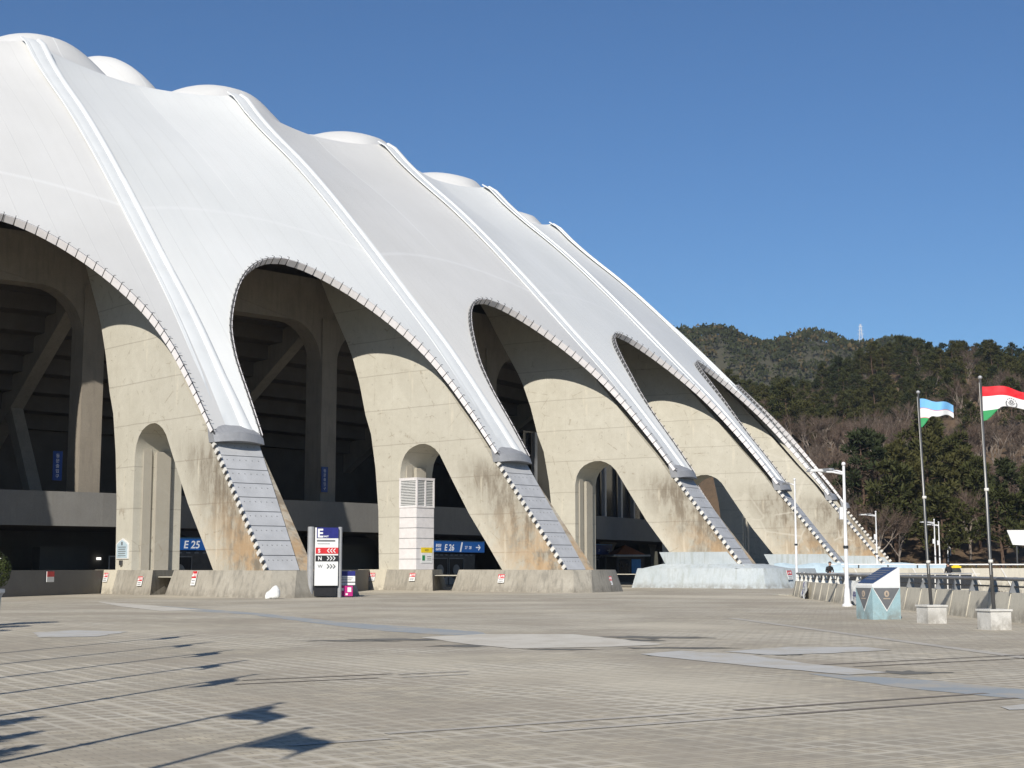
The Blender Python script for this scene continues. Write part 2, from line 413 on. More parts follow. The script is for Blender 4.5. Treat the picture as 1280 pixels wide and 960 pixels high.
ARCH = [(.5 - w, h) for h, w in arch] + [(.5 + w, h) for h, w in reversed(arch[:-1])]

# roof panel between two ribs
bound = [(0, 0), (.034, 0)] + ARCH + [(.966, 0), (1, 0)]
nb = len(bound); cum = [0.0]
for a_, b_ in zip(bound, bound[1:]):
    du = (b_[0] - a_[0]); dh = (b_[1] - a_[1]) / 22
    cum.append(cum[-1] + abs(du) * .8 + abs(dh) * .12)
tops = [c / cum[-1] for c in cum]
NR = 30; mb = MB(); rows = []
for j in range(NR + 1):
    f = j / NR; f = f * .9 + .1 * f * f
    rows.append([(b[0] + (t - b[0]) * f, b[1] + (LEN - b[1]) * f) for b, t in zip(bound, tops)])
for j in range(NR):
    for k in range(nb - 1):
        q = [rows[j][k], rows[j][k + 1], rows[j + 1][k + 1], rows[j + 1][k]]
        mb.face([surf(*p) for p in q], q)
panel_me = mb.make('roof_panel', 'mem', True, True)
panel_old = panel_me.copy(); panel_old.materials[0] = MT['mem_old']
for i in BAYS: link('roof_panel', panel_old if i in (-1, 1, 5) else panel_me, stadium, (0, 0, 0), PH + DL * i)

# metal edge beam under the arch edge, with clamps and rods along it
def arch_frame(k):
    u, h = ARCH[k]; p = surf(u, h); a = surf(*ARCH[max(0, k - 1)]); b = surf(*ARCH[min(len(ARCH) - 1, k + 1)])
    t = (b - a).normalized(); e = 1e-3
    su = (surf(u + e, h) - surf(u - e, h)).normalized(); sh = (surf(u, h + .05) - surf(u, max(0, h - .05))).normalized()
    n = su.cross(sh)
    if n.dot(Vector((1, 0, .6))) < 0: n = -n
    n.normalize(); o = t.cross(n)                       # o: in the surface, square to the edge
    if o.dot(surf(u, h + 1) - p) < 0 and abs(u - .5) < .3: o = -o
    if abs(u - .5) >= .3 and (o.dot(surf(.5, h) - p) > 0): o = -o
    return p, t, n.normalized(), o.normalized()         # o points into the membrane
beam = MB(); prev = None
def upstand(p):
    lo = 13.5 if math.atan2(p.y, p.x) < DL * .45 else 9.5     # lower along one side of each arch
    return .06 + .26 * min(1, max(0, (p.z - lo) / 7.5))
for k in range(len(ARCH)):
    p, t, n, o = arch_frame(k); UP = upstand(p)
    ring = [p - o * .04 - n * .16, p - o * .04 + n * UP, p + o * .03 + n * UP, p + o * .03 - n * .16]
    if prev:
        for a in range(4): beam.face([prev[a], prev[(a + 1) % 4], ring[(a + 1) % 4], ring[a]])
    prev = ring
beam_me = beam.make('edge_beam', 'edge', 40, True)
repeat('edge_beam', beam_me, BAYS)
# even spacing along the edge
fr = [arch_frame(k) for k in range(len(ARCH))]; acc = [0.0]
for a_, b_ in zip(fr, fr[1:]): acc.append(acc[-1] + (b_[0] - a_[0]).length)
def along(s):
    for k in range(1, len(acc)):
        if s <= acc[k]:
            f = (s - acc[k - 1]) / (acc[k] - acc[k - 1]); A, B = fr[k - 1], fr[k]
            return [A[q].lerp(B[q], f) for q in range(4)]
    return fr[-1]
pl = MB(); rd = MB(); cg = MB(); s_ = .5; step_ = .70
while s_ < acc[-1] - .4:
    p, t, n, o = along(s_); UP = upstand(p); t.normalize(); n.normalize(); o.normalize(); M = Matrix((t, n, o)).transposed().to_4x4()
    M.translation = p - o * .07 + n * (UP / 2 - .06); pl.box(None, (.65, UP + .16, .04), m=M)
    q = p + t * .35
    rd.bar(q - o * .11 - n * .12, q - o * .09 + n * (UP + .16), .03, .03)
    rd.bar(q - o * .09 + n * (UP + .16), q + o * .12 + n * (UP + .10), .026, .026)
    M2 = M.copy(); M2.translation = p + o * .055 + n * (UP / 2); cg.box(None, (.16, UP * .7, .05), m=M2)
    s_ += step_
clamp_me = pl.make('edge_clamp_row', 'white'); rod_me = rd.make('edge_rod_row', 'rod'); rib_me = cg.make('edge_rib_row', 'mullion')
for nm, me in (('edge_clamp_row', clamp_me), ('edge_rod_row', rod_me), ('edge_rib_row', rib_me)):
    for o in repeat(nm, me, BAYS): o['kind'] = 'stuff'

# ridge flashing over each rib
mb = MB(); prof0 = [(-1.0, -.02), (-.97, .13), (-.70, .15), (-.60, .05), (-.1, .17), (.35, .12), (.48, .10), (.54, .30), (.66, .37), (.86, .37), (.97, .28), (1.0, -.02)]
prev = None; NH = 44
for j in range(NH + 1):
    h = LEN * j / NH; r, z = ridge(h); nr, nz = rnormal(h); wd = interp(h, [0, 5, 16, 38, LEN], [1.25, .90, .70, .76, .85])
    ring = [Vector((r + nr * (b * .62 if b > 0 else b), a * wd, z + nz * (b * .62 if b > 0 else b))) for a, b in prof0]
    if prev:
        for a in range(len(ring) - 1): mb.face([prev[a], prev[a + 1], ring[a + 1], ring[a]])
    prev = ring
MT['flash'] = plain('ridge_sheet', (.60, .615, .61), .5, 0, .04, .5)
ridge_me = mb.make('ridge_flashing', 'flash', 35, True)
repeat('ridge_flashing', ridge_me, BAYS)

# domed inner roof: two rings of lobes, each centred on a rib
LOFF = .17
def lobe(r0, z0, r1, z1, rise, pw, A, w, seam=False):
    m = MB(); nu, nr_ = 32, 18; g = []
    for j in range(nr_ + 1):
        f = j / nr_; row = []
        for k in range(nu + 1):
            u = -.5 + k / nu
            zc = z0 + (z1 - z0) * f + rise * max(0, math.sin(math.pi * f)) ** pw
            dip = A * abs(math.sin(math.pi * u)) ** w
            p = polar(r0 + (r1 - r0) * f, DL * u, zc - dip)
            if seam and f < .2:
                q = surf((u + LOFF) % 1.0, LEN); q = polar(math.hypot(q.x, q.y), DL * u, q.z); p = q.lerp(p, f / .2) if f else q
                p = polar(r0 + (r1 - r0) * f - math.hypot(q.x, q.y) * 0 - (1 - f / .2) * (r0 - math.hypot(q.x, q.y)), DL * u, p.z)
            row.append(p)
        g.append(row)
    for j in range(nr_):
        for k in range(nu): m.face([g[j][k], g[j][k + 1], g[j + 1][k + 1], g[j + 1][k]], [(k / nu, 30), ((k + 1) / nu, 30), ((k + 1) / nu, 30.5), (k / nu, 30.5)])
    return m.make('roof_lobe', 'mem_old', True, True)
lobe_a = lobe(145.5, 40.9, 131.5, 43.0, 1.9, .8, 3.9, 2.2, True)
lobe_b = lobe(131.4, 43.6, 114.0, 46.4, 4.9, .58, 5.2, 1.8)
repeat('roof_lobe', lobe_a, range(-4, 10), off=LOFF); repeat('roof_lobe', lobe_b, range(-4, 10), off=LOFF * .5)

# legs
T2 = 1.6
outer = [(165.3, 1.0), (165.15, 5.6), (164.8, 8.6), (164.3, 11.1), (163.7, 12.5), (163.0, 14.9), (162.25, 16.8), (161.65, 17.95), (160.2, 20.3), (159.4, 21.6), (158.7, 22.85), (156.6, 25.9)]
for h in (29, 25, 21, 17, 13, 9, 5, 2, 0):
    r, z = ridge(h); nr, nz = rnormal(h); d = .55 if h > 3 else .35
    if h == 29: outer.append((r - nr * .9 - .6, z - nz * .9 - .4))
    outer.append((r - nr * d, z - nz * d))
outer += [(182.2, 1.35), (182.4, 1.0)]
hole = [(167.35, 1.05), (167.35, 8.25), (167.5, 8.95), (167.8, 9.45), (168.2, 9.79), (168.7, 10.0), (169.2, 10.12), (169.8, 10.12), (170.3, 9.96), (170.75, 9.72), (171.2, 9.3), (171.7, 8.55), (172.4, 7.5), (174, 5.15), (175.75, 3.0), (177.0, 1.4), (177.15, 1.05)]
def leg_mesh():
    m = MB(); A = [Vector((r, 0, z)) for r, z in outer]; B = [Vector((r, 0, z)) for r, z in hole]
    tri = geometry.tessellate_polygon([A, B]); V = A + B
    for s in (-1, 1):
        for t in tri:
            ps = [V[q] for q in t]; m.face([(p.x, s * T2, p.z) for p in ps], [(p.x, p.z) for p in ps])
    for loop in (A, B):
        for k in range(len(loop)):
            p, q = loop[k], loop[(k + 1) % len(loop)]
            m.face([(p.x, -T2, p.z), (q.x, -T2, q.z), (q.x, T2, q.z), (p.x, T2, p.z)], [(p.x, p.z), (q.x, q.z), (q.x, q.z), (p.x, p.z)])
    return m.make('leg', 'leg', 28, True)
leg_me = leg_mesh()
legs = repeat('leg', leg_me, range(-3, 8))
# fluted pier inside the arch of every leg
m = MB(); m.prism([(167.36, -.25, 1.4), (167.62, -.25, 1.4), (167.62, -.25, 8.6), (167.36, -.25, 8.6)], (0, .95, 0)); m.prism([(167.36, -1.05, 1.4), (167.46, -1.05, 1.4), (167.46, -1.05, 8.9), (167.36, -1.05, 8.9)], (0, .55, 0))
pier_me = m.make('pilaster', 'leg', None)
# zinc cladding on the sloping outer face, in courses
E0, E1 = Vector((176.35, 0, 8.55)), Vector((182.22, 0, 1.36)); ed = (E1 - E0).normalized(); en = Vector((-ed.z, 0, ed.x))
def face_pt(f, t, lift): return E0.lerp(E1, f) + Vector((0, t, 0)) + en * lift
NC = 9; cl = MB(); sm = MB()
wl = lambda f: -1.50 + .10 * f
wr = lambda f: 1.52 - .95 * f
for k in range(NC):
    f0, f1 = k / NC + .003, (k + 1) / NC - .003
    b = [face_pt(f0, wl(f0), .0), face_pt(f0, wr(f0), .0), face_pt(f1, wr(f1), .0), face_pt(f1, wl(f1), .0)]
    cl.hexa(b, [p + en * .09 for p in b])
    for q in range(1, 7): 
        fm = (f0 + f1) / 2; t = wl(fm) + (wr(fm) - wl(fm)) * q / 7
        cl.mat(1).box(None, (.05, .05, .03), m=Matrix.Translation(face_pt(fm - .02, t, .10)) @ en.to_track_quat('Z', 'Y').to_matrix().to_4x4()); cl.mat(0)
b = [face_pt(.0, wl(0) - .03, .005), face_pt(.0, wr(0) + .03, .005), face_pt(1, wr(1) + .03, .005), face_pt(1, wl(1) - .03, .005)]
cl.mat(1).hexa(b, [p + en * .03 for p in b])
clad_me = cl.make('zinc_cladding', ['gray', 'seam'])
# row of little brackets down the left edge
br = MB(); NBk = 19
for k in range(NBk):
    f = (k + .6) / NBk; p = face_pt(f, -1.54, .0)
    M = Matrix((Vector((0, 1, 0)), ed, en)).transposed().to_4x4(); M.translation = p + en * .12
    br.mat(0).box(None, (.10, .24, .30), m=M)
    M = M.copy(); M.translation = p + ed * .16 + en * .13; br.mat(1).box(None, (.05, .10, .16), m=M)
brack_me = br.make('edge_bracket_row', ['bracket', 'rod'])
# hood where the roof ends on the leg
hd = MB(); top = []; bot = []; NS = 12
cr_, cz_ = ridge(0)
back_t, back_b = [], []
for k in range(NS + 1):
    s = -1 + 2 * k / NS; o_ = .16 + .42 * (1 - s * s)
    top.append(Vector((cr_ + .05 + o_ * .8, s * 1.62, cz_ + .14 + .24 * (1 - s * s)))); bot.append(Vector((cr_ + .20 + o_ * .85, s * 1.62, cz_ - .26 + .12 * (1 - s * s))))
    back_t.append(Vector((cr_ - .55, s * 1.62, cz_ + .75 + .1 * (1 - s * s)))); back_b.append(Vector((cr_ - .3, s * 1.62, cz_ - .26)))
for k in range(NS):
    hd.face([bot[k], bot[k + 1], top[k + 1], top[k]]); hd.face([back_b[k], back_b[k + 1], bot[k + 1], bot[k]])
    hd.face([top[k], top[k + 1], back_t[k + 1], back_t[k]])
for k in (0, NS): hd.face([back_b[k], bot[k], top[k], back_t[k]])
MT['hoodgrey'] = plain('hood_sheet', (.27, .275, .285), .5, .1, .08)
hood_me = hd.make('hood', 'hoodgrey', None, True)
# plinths
def plan_block(m, top, bot, z0, z1): m.hexa([(x, y, z0) for x, y in bot], [(x, y, z1) for x, y in top])
def grow(poly, d):
    c = Vector((sum(p[0] for p in poly) / len(poly), sum(p[1] for p in poly) / len(poly)))
    out = []
    for x, y in poly:
        v = Vector((x, y)) - c; out.append((x + math.copysign(d, v.x) * min(1, abs(v.x) / 1.2), y + math.copysign(d, v.y) * min(1, abs(v.y) / 1.2)))
    return out
toe_top = [(173.6, -2.15), (181.6, -2.15), (183.0, -1.6), (183.5, -.4), (183.2, 1.2), (182.6, 2.8), (181.9, 4.2), (180.8, 4.9), (176.5, 5.0), (173.6, 3.2)]
m = MB(); plan_block(m, toe_top, grow(toe_top, .36), -.02, 1.42); toe_me = m.make('toe_plinth', 'plinth', 25)
inn_top = [(166.7, -2.15), (171.1, -2.15), (168.3, 1.7), (166.7, 1.7)]
m = MB(); plan_block(m, inn_top, [(166.7, -2.5), (171.5, -2.5), (168.6, 1.9), (166.7, 1.9)], -.02, 1.42); inn_me = m.make('inner_plinth', 'plinth', None)
m = MB(); plan_block(m, [(163.7, -2.15), (166.69, -2.17), (166.69, 1.7), (163.7, 1.7)], [(163.3, -2.5), (166.69, -2.52), (166.69, 1.9), (163.3, 1.9)], -.02, 1.43); end_me = m.make('plinth_end', 'plinth_pale', None)
blue_top = [(173.6, -2.5), (181.6, -2.5), (183.8, -1.5), (184.8, .8), (184.8, 6.0), (182.6, 8.6), (176.5, 8.6), (173.6, 3.0)]
m = MB(); plan_block(m, blue_top, grow(blue_top, .35), -.02, 1.50)
plan_block(m, [(175.5, -1.9), (181.8, -1.9), (182.6, -.8), (182.6, 1.4), (176, 1.4)], [(174.0, -2.4), (182.0, -2.4), (183.6, -1.2), (184.0, 3.0), (176, 3.0)], 1.501, 1.84)
blue_me = m.make('painted_plinth', 'plinth_blue', 25)
m = MB(); zc = 1.842
for s in (-1,):
    m.prism([(175.6, -1.62, zc), (181.75, -1.62, zc), (180.9, -1.62, 2.75), (175.1, -1.62, 2.75)], (0, -.07, 0))
shield_me = m.make('painted_dado', 'plinth_blue', None)
for i, L in zip(range(-3, 8), legs):
    for nm, me in (('pilaster', pier_me), ('zinc_cladding', clad_me), ('edge_bracket_row', brack_me), ('hood', hood_me)): link(nm, me, L)
    if i < 2:
        link('toe_plinth', toe_me, L); link('inner_plinth', inn_me, L); link('plinth_end', end_me, L)
    else:
        link('painted_plinth', blue_me, L); link('painted_dado', shield_me, L)

# ring structures
def ring(m, prof, a0, a1, n):
    """closed profile (r,z) swept from bay a0 to a1"""
    k = len(prof); prev = None
    for j in range(n + 1):
        a = DL * (a0 + (a1 - a0) * j / n); cur = [polar(r, a, z) for r, z in prof]
        if prev:
            for q in range(k): m.face([prev[q], prev[(q + 1) % k], cur[(q + 1) % k], cur[q]])
        else: m.face(list(reversed(cur)))
        prev = cur
    m.face(prev)
def one(name, m, mats, smooth=None): return link(name, m.make(name, mats, smooth, True), stadium, (0, 0, 0), PH)
m = MB(); ring(m, [(160, 4.2), (160, 6.38), (159.6, 6.38), (159.6, 4.2)], -4.5, 9, 27); one('fascia', m, 'band')
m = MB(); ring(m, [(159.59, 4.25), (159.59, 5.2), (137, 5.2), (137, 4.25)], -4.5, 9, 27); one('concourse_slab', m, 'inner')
m = MB(); ring(m, [(159.9, .0), (159.9, .12), (140, .12), (140, .0)], -4.5, 9, 27); one('concourse_floor', m, 'wall')
# stepped seating bowl seen from below
prof = []; r = 156.4; top_z = 23.2; nst = 13
for k in range(nst):
    z = 15.75 + .68 * (r - 148); prof.append((r, z + 1.15)); prof.append((r, z)); r -= 1.75
prof.append((r, 15.75 + .68 * (r - 148)))
prof += [(r, 30.0), (156.4, 30.0)]
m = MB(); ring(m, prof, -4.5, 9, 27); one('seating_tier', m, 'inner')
m = MB(); ring(m, [(141.6, 4.0), (141.6, 16.0), (141.2, 16.0), (141.2, 4.0)], -4.5, 9, 27); one('bowl_light_block', m, 'inner')  # added wall, keeps light from inside the bowl out of the openings
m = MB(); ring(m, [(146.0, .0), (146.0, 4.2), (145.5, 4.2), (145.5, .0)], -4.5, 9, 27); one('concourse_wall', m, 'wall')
m = MB()
# portal frames: columns, ring beam with haunches, raker beams and struts
m.prism([(156.1, -.75, 5.2), (157.9, -.75, 5.2), (157.9, -.75, 20.4), (156.1, -.75, 20.4)], (0, 1.5, 0)); col_me = m.make('column', 'frame', None)
repeat('column', col_me, range(-4, 9))
m = MB(); wspan = 157 * DL; pts = []
zb, zt, hr = 20.0, 23.4, 3.0
pts += [(0, zt), (0, zb - hr * 1.1), (.75, zb - hr * 1.1)]
for k in range(9):
    a = math.pi / 2 * k / 8; pts.append((.75 + hr * (1 - math.cos(a)), zb - hr * 1.1 + hr * 1.1 * math.sin(a)))
pts = [(0, zt)] + pts[1:]
right = [(wspan - x, z) for x, z in reversed(pts)]
poly = pts + right[:-1] + [(wspan, zt)]
def bend(x, r, z): return polar(r, x / 157, z)
rg = []
for x, z in poly: rg.append((x, z))
tri = geometry.tessellate_polygon([[Vector((x, z, 0)) for x, z in rg]])
for rr in (157.8, 156.3):
    for t in tri: m.face([bend(rg[q][0], rr, rg[q][1]) for q in t])
for k in range(len(rg)):
    a, b = rg[k], rg[(k + 1) % len(rg)]
    m.face([bend(a[0], 157.8, a[1]), bend(b[0], 157.8, b[1]), bend(b[0], 156.3, b[1]), bend(a[0], 156.3, a[1])])
beam2 = m.make('ring_beam', 'frame', None, True)
repeat('ring_beam', beam2, range(-4, 8))
m = MB(); m.prism([(156.2, -.5, 20.2), (156.2, -.5, 22.3), (134.5, -.5, 7.6), (134.5, -.5, 5.4)], (0, 1.0, 0)); raker_me = m.make('raker_beam', 'frame', None)
repeat('raker_beam', raker_me, range(-4, 8))
m = MB(); m.prism([(149.6, -.45, 5.21), (150.7, -.45, 5.21), (145.4, -.45, 13.6), (144.5, -.45, 13.0)], (0, .9, 0)); strut_me = m.make('strut', 'frame', None)
repeat('strut', strut_me, range(-4, 8))
# concourse piers with curved haunches under the slab
m = MB(); pr = [(-.9, .12), (.9, .12), (.9, 2.2), (1.3, 3.1), (2.0, 3.75), (3.0, 4.19), (-3.0, 4.19), (-2.0, 3.75), (-1.3, 3.1), (-.9, 2.2)]
m.prism([(154.6, t, z) for t, z in pr], (-1.2, 0, 0)); pier2 = m.make('concourse_pier', 'wall', None)
repeat('concourse_pier', pier2, range(-4, 9), off=-.42)
# side panels of the ticket rooms standing behind the piers
m = MB()
for u0, u1, r0, z1 in ((-.02, .17, 151.5, 3.0), (1.28, 1.62, 152, 3.4), (2.62, 2.9, 152, 3.3)):
    m = MB(); ring(m, [(r0, .12), (r0, z1), (r0 - 1.2, z1), (r0 - 1.2, .12)], u0, u1, 4); one('ticket_room', m, 'wall')
m = MB(); 
for u0, u1 in ((2.15, 4.0),): ring(m, [(159.2, 6.38), (159.2, 13.5), (159.1, 13.5), (159.1, 6.38)], u0, u1, 8)
one('glazing', m, 'darkglass')
for u in (2.22, 2.56, 2.90, 3.10, 3.27, 3.5, 3.8):
    m = MB(); m.box((159.5, 0, 9.9), (.35, .42, 7.0)); link('mullion', m.make('mullion', 'mullion'), stadium, (0, 0, 0), PH + DL * u)
# gates: twin doors with a round plate, transom with grille
def gate(u, r=156.1):
    G = link('gate', None, stadium, (0, 0, 0), PH + DL * u)
    m = MB(); m.box((r, 0, 1.4), (.2, 7.6, 2.56)); m.build('gate_frame', 'rod', G)
    for y in (-3.3, -1.1, 1.1):
        d = MB(); d.box((r + .13, y, 1.25), (.06, 2.0, 2.2)); D = d.build('door_leaf', 'black', G)
        e = MB()
        for (yy, zz, w, h) in ((y, 2.32, 2.06, .08), (y - 1.0, 1.25, .07, 2.2), (y + 1.0, 1.25, .07, 2.2)): e.box((r + .18, yy, zz), (.05, w, h))
        e.prism([(r + .17, y - 1, .15), (r + .17, y + 1, .15), (r + .17, y + (1 if y < 0 else -1), .85)], (.03, 0, 0)); e.build('door_frame', 'railgray', D)
        f = MB(); n = 20; f.prism([(r + .17, y + .46 * math.cos(2 * math.pi * k / n), 1.35 + .46 * math.sin(2 * math.pi * k / n)) for k in range(n)], (.03, 0, 0)); f.build('round_plate', 'railgray', D)
    m = MB()
    for k in range(11): m.box((r + .12, -3.6 + .68 * k, 2.6), (.06, .34, .10))
    m.build('transom_grille', 'railgray', G)
for u in (.34, 1.80, 3.10): gate(u)
# added glowing plates standing in for sunlit gaps through the concourse
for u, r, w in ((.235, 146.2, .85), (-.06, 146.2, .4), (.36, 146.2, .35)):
    m = MB(); m.box((r, 0, 2.22), (.06, w, .18)); link('glowing_gap', m.make('glowing_gap', 'tube'), stadium, (0, 0, 0), PH + DL * u)  # 'tube' is the sunlit gap glow, no lamp tube

# low shaded walls joining the plinths
def low_wall(label, A, B, h=1.42, th=.35):
    m = MB(); d = (Vector(B) - Vector(A)).normalized(); nrm = Vector((-d.y, d.x)) * th / 2; A, B = Vector(A), Vector(B)
    m.hexa([(*(A - nrm), -.02), (*(B - nrm), -.02), (*(B + nrm), -.02), (*(A + nrm), -.02)], [(*(A - nrm * .8), h), (*(B - nrm * .8), h), (*(B + nrm * .8), h), (*(A + nrm * .8), h)])
    return tag(m.build('concrete_wall', 'wall'), label, 'wall', 'low walls between the leg plinths')
low_wall('low grey concrete wall at the far left, behind the clipped ball shrub', world(-1, 176, 5.7, 0).xy, world(0, 164.6, -2.0, 0).xy)
low_wall('low shaded concrete wall behind the tall E direction sign', world(0, 176.8, 5.7, 0).xy, world(1, 164.6, -2.0, 0).xy)

# ------------------------------------------------------------------ signs on the stadium
def gate_sign(u, lab, big, w, arrow=False, r=156.6, z0=2.78, z1=3.56, pale=True, tx=1.5):
    c = world(u, r, 0, 0); a = PH + DL * u; xd = (-math.sin(a), math.cos(a))
    S = thing('gate_sign', lab, 'sign', (c.x, c.y, z0), 0, 'gate signs over the doors')
    M = upright((0, 0, 0), xd); H = z1 - z0
    m = MB(); m.box(None, (w, H, .22), m=M @ Matrix.Translation((0, H / 2, 0))); m.build('sign_panel', 'lit_blue' if pale else 'signdark', S)
    m = MB(); m.box(None, (w + .1, .09, .28), m=M @ Matrix.Translation((0, H + .05, 0))); m.build('top_rail', 'skyblue', S)
    m = MB()
    if big:
        text_into(m, big, .74, M @ Matrix.Translation((tx, .13, .115)), 0, .01, 'LEFT', .15, .012)
        text_into(m, '출입문', .27, M @ Matrix.Translation((tx - 1.15, .44, .115)), 0, .01, 'LEFT', .1, .006)
        text_into(m, 'GATE', .28, M @ Matrix.Translation((tx - 1.15, .13, .115)), 0, .01, 'LEFT', .1, .008)
    if arrow:
        x = w * .5 - 1.3
        if big: m.prism([M @ Vector(q) for q in ((1.0, .04, .114), (1.18, .04, .114), (1.42, H - .04, .114), (1.24, H - .04, .114))], M.to_3x3() @ Vector((0, 0, .014)))
        text_into(m, '27  28' if big else '29', .36, M @ Matrix.Translation((x - (1.5 if big else 2.2), .28, .115)), 0, .01, 'LEFT', .1)
        m.box(None, (.55, .09, .02), m=M @ Matrix.Translation((x + .35, .42, .12)))
        for s in (-1, 1): m.box(None, (.34, .09, .02), m=M @ Matrix.Translation((x + .54, .42 + s * .10, .125)) @ Matrix.Rotation(-s * R(45), 4, 'Z'))
    m.build('lettering', 'lit_white' if pale else 'paper', S)
    return S, M, H
S, M, H_ = gate_sign(.36, 'blue gate sign reading E 25 seen through the arch of the leg', 'E 25', 8.4, tx=.75)
# pale animal silhouette beside the number
m = MB(); an = [(-2.3, .18), (-2.2, .42), (-2.42, .55), (-2.38, .66), (-2.15, .62), (-1.9, .64), (-1.4, .62), (-1.2, .70), (-1.12, .82), (-1.05, .70), (-.92, .66), (-.98, .54), (-1.12, .52), (-1.18, .34), (-1.22, .14), (-1.32, .14), (-1.36, .36), (-1.85, .36), (-2.0, .28), (-2.08, .12), (-2.2, .12)]
m.prism([M @ Vector((x + 1.0, y - .04, .114)) for x, y in an], M.to_3x3() @ Vector((0, 0, .012))); m.build('emblem', 'skyblue', S)
gate_sign(1.80, 'blue gate sign reading E 26 with an arrow panel on its right', 'E 26', 9.0, True, z0=2.84, z1=3.72, tx=-1.1)
gate_sign(3.10, 'dark blue gate sign with an arrow, beside the orange roofed booth', '', 9.0, True, z0=2.84, z1=3.78, pale=False)
for u, lab in ((-.117, 'narrow dark blue banner on the leftmost concourse column'), (1.0, 'narrow dark blue banner on the column behind the E 25 leg')):
    c = world(u, 158.05, -.52 if u > 0 else 0, 0); a = PH + DL * u; M = upright((0, 0, 0), (-math.sin(a), math.cos(a)))
    S = thing('hanging_banner', lab, 'banner', (c.x, c.y, 7.18), 0, 'banners on the bowl columns')
    m = MB(); m.box(None, (.62, 1.9, .06), m=M @ Matrix.Translation((0, .95, .05))); m.build('banner_cloth', 'signdark', S)
    m = MB()
    for k, ch in enumerate('동문출입구'): text_into(m, ch, .28, M @ Matrix.Translation((0, 1.5 - .33 * k, .085)), 0, .004, 'CENTER')
    m.build('lettering', 'paper', S)

def warning(lab, i, r, t, z, face='side', w=.54, h=.56, th=.16):
    """small red and white plate on a battered plinth face"""
    a = PH + DL * i
    if face == 'side': xd = (math.cos(a), math.sin(a))          # plinth face looking along -t
    else: xd = (-math.sin(a), math.cos(a))                       # face looking outwards
    c = world(i, r, t, z); S = thing('warning_sign', lab, 'sign', c, 0, 'red and white warning plates on the plinths')
    M = upright((0, 0, 0), xd) @ Matrix.Rotation(-R(13.5), 4, 'X')
    m = MB(); m.box(None, (w, h, .03), m=M); m.build('plate', 'paper', S)
    m = MB(); m.box(None, (w * .98, h * .48, .012), m=M @ Matrix.Translation((0, h * .25, .022))); m.build('red_header', 'red', S)
    m = MB(); Q = M @ Matrix.Translation((-w * .28, h * .25, .03))
    m.prism([Q @ Vector((x, y, 0)) for x, y in ((-.11, -.10), (.11, -.10), (0, .11))], M.to_3x3() @ Vector((0, 0, .008)))
    text_into(m, '위험', .17, M @ Matrix.Translation((w * .18, h * .15, .03)), 0, .004, 'CENTER', 0, .004)
    m.build('hazard_symbol', 'paper', S)
    m = MB()
    for k in range(2): m.box(None, (w * .7, .035, .008), m=M @ Matrix.Translation((0, -h * (.16 + .18 * k), .019)))
    m.build('text_line', 'slate', S)
    return S
warning('red and white warning plate on the pale end of the E 25 leg plinth', 0, 165.5, -2.33, .98)
warning('red and white warning plate below the tall slot of the E 25 leg', 0, 170.0, -2.38, .78)
warning('narrow red and white warning plate on the rough stained plinth under E 25', 0, 176.2, -2.33, .98, w=.46, h=.8)
warning('red and white warning plate on the pale plinth end left of the cabinet', 1, 165.4, -2.36, .92)
warning('red and white warning plate on the grey plinth below the white cabinet', 1, 169.4, -2.36, .92)
warning('red and white warning plate on the dark streaked leg plinth, left part', 1, 177.6, -2.37, .86)
warning('red and white warning plate on the streaked plinth end by the booth', 1, 183.0, 2.1, .72, 'front')
warning('red and white warning plate on the pale blue plinth', 2, 185.0, .6, 1.0, 'front', .85, .7)
Aw, Bw = world(-1, 176, 5.7, 0).xy, world(0, 164.6, -2.0, 0).xy
q_ = Aw.lerp(Bw, .62); dw = (Bw - Aw).normalized()
S = thing('warning_sign', 'red and white warning plate on the shaded wall at far left', 'sign', (q_.x + dw.y * .21, q_.y - dw.x * .21, 1.05), 0, 'red and white warning plates on the plinths')
M = upright((0, 0, 0), dw); m = MB(); m.box(None, (.8, .6, .03), m=M); m.build('plate', 'paper', S)
m = MB(); m.box(None, (.8, .3, .012), m=M @ Matrix.Translation((0, .15, .022))); m.build('red_header', 'red', S)

# pale blue plaque with a pointed top on the first leg
c = world(0, 166.2, -1.61, 2.12); a = PH; M = upright((0, 0, 0), (math.cos(a), math.sin(a)))
S = thing('plaque', 'pale blue plaque with pointed top fixed to the leg', 'plaque', c)
pp = [(-.75, 0), (.75, 0), (.75, .85), (.5, 1.0), (0, 1.18), (-.5, 1.0), (-.75, .85)]
m = MB(); m.prism([M @ Vector((x * 1.06, y * 1.05 - .03, 0)) for x, y in pp], M.to_3x3() @ Vector((0, 0, .05))); m.build('plaque_frame', 'paper', S)
m = MB(); m.prism([M @ Vector((x * .92, y * .92 + .03, .052)) for x, y in pp], M.to_3x3() @ Vector((0, 0, .015))); m.build('plaque_face', 'tarpblue', S)
m = MB(); m.box(None, (.16, .2, .02), m=M @ Matrix.Translation((0, .9, .075)))
for k in range(5): m.box(None, (1.0 - .1 * (k % 2), .04, .008), m=M @ Matrix.Translation((0, .68 - .13 * k, .072)))
m.build('lettering', 'slate', S)
c = world(0, 166.1, -1.61, 1.85)
m = MB(); m.box(None, (.26, .3, .12), m=upright(c, (math.cos(a), math.sin(a))) @ Matrix.Translation((0, 0, .06))); tag(m.build('junction_box', 'rod'), 'small dark box on the leg below the pale blue plaque', 'box')

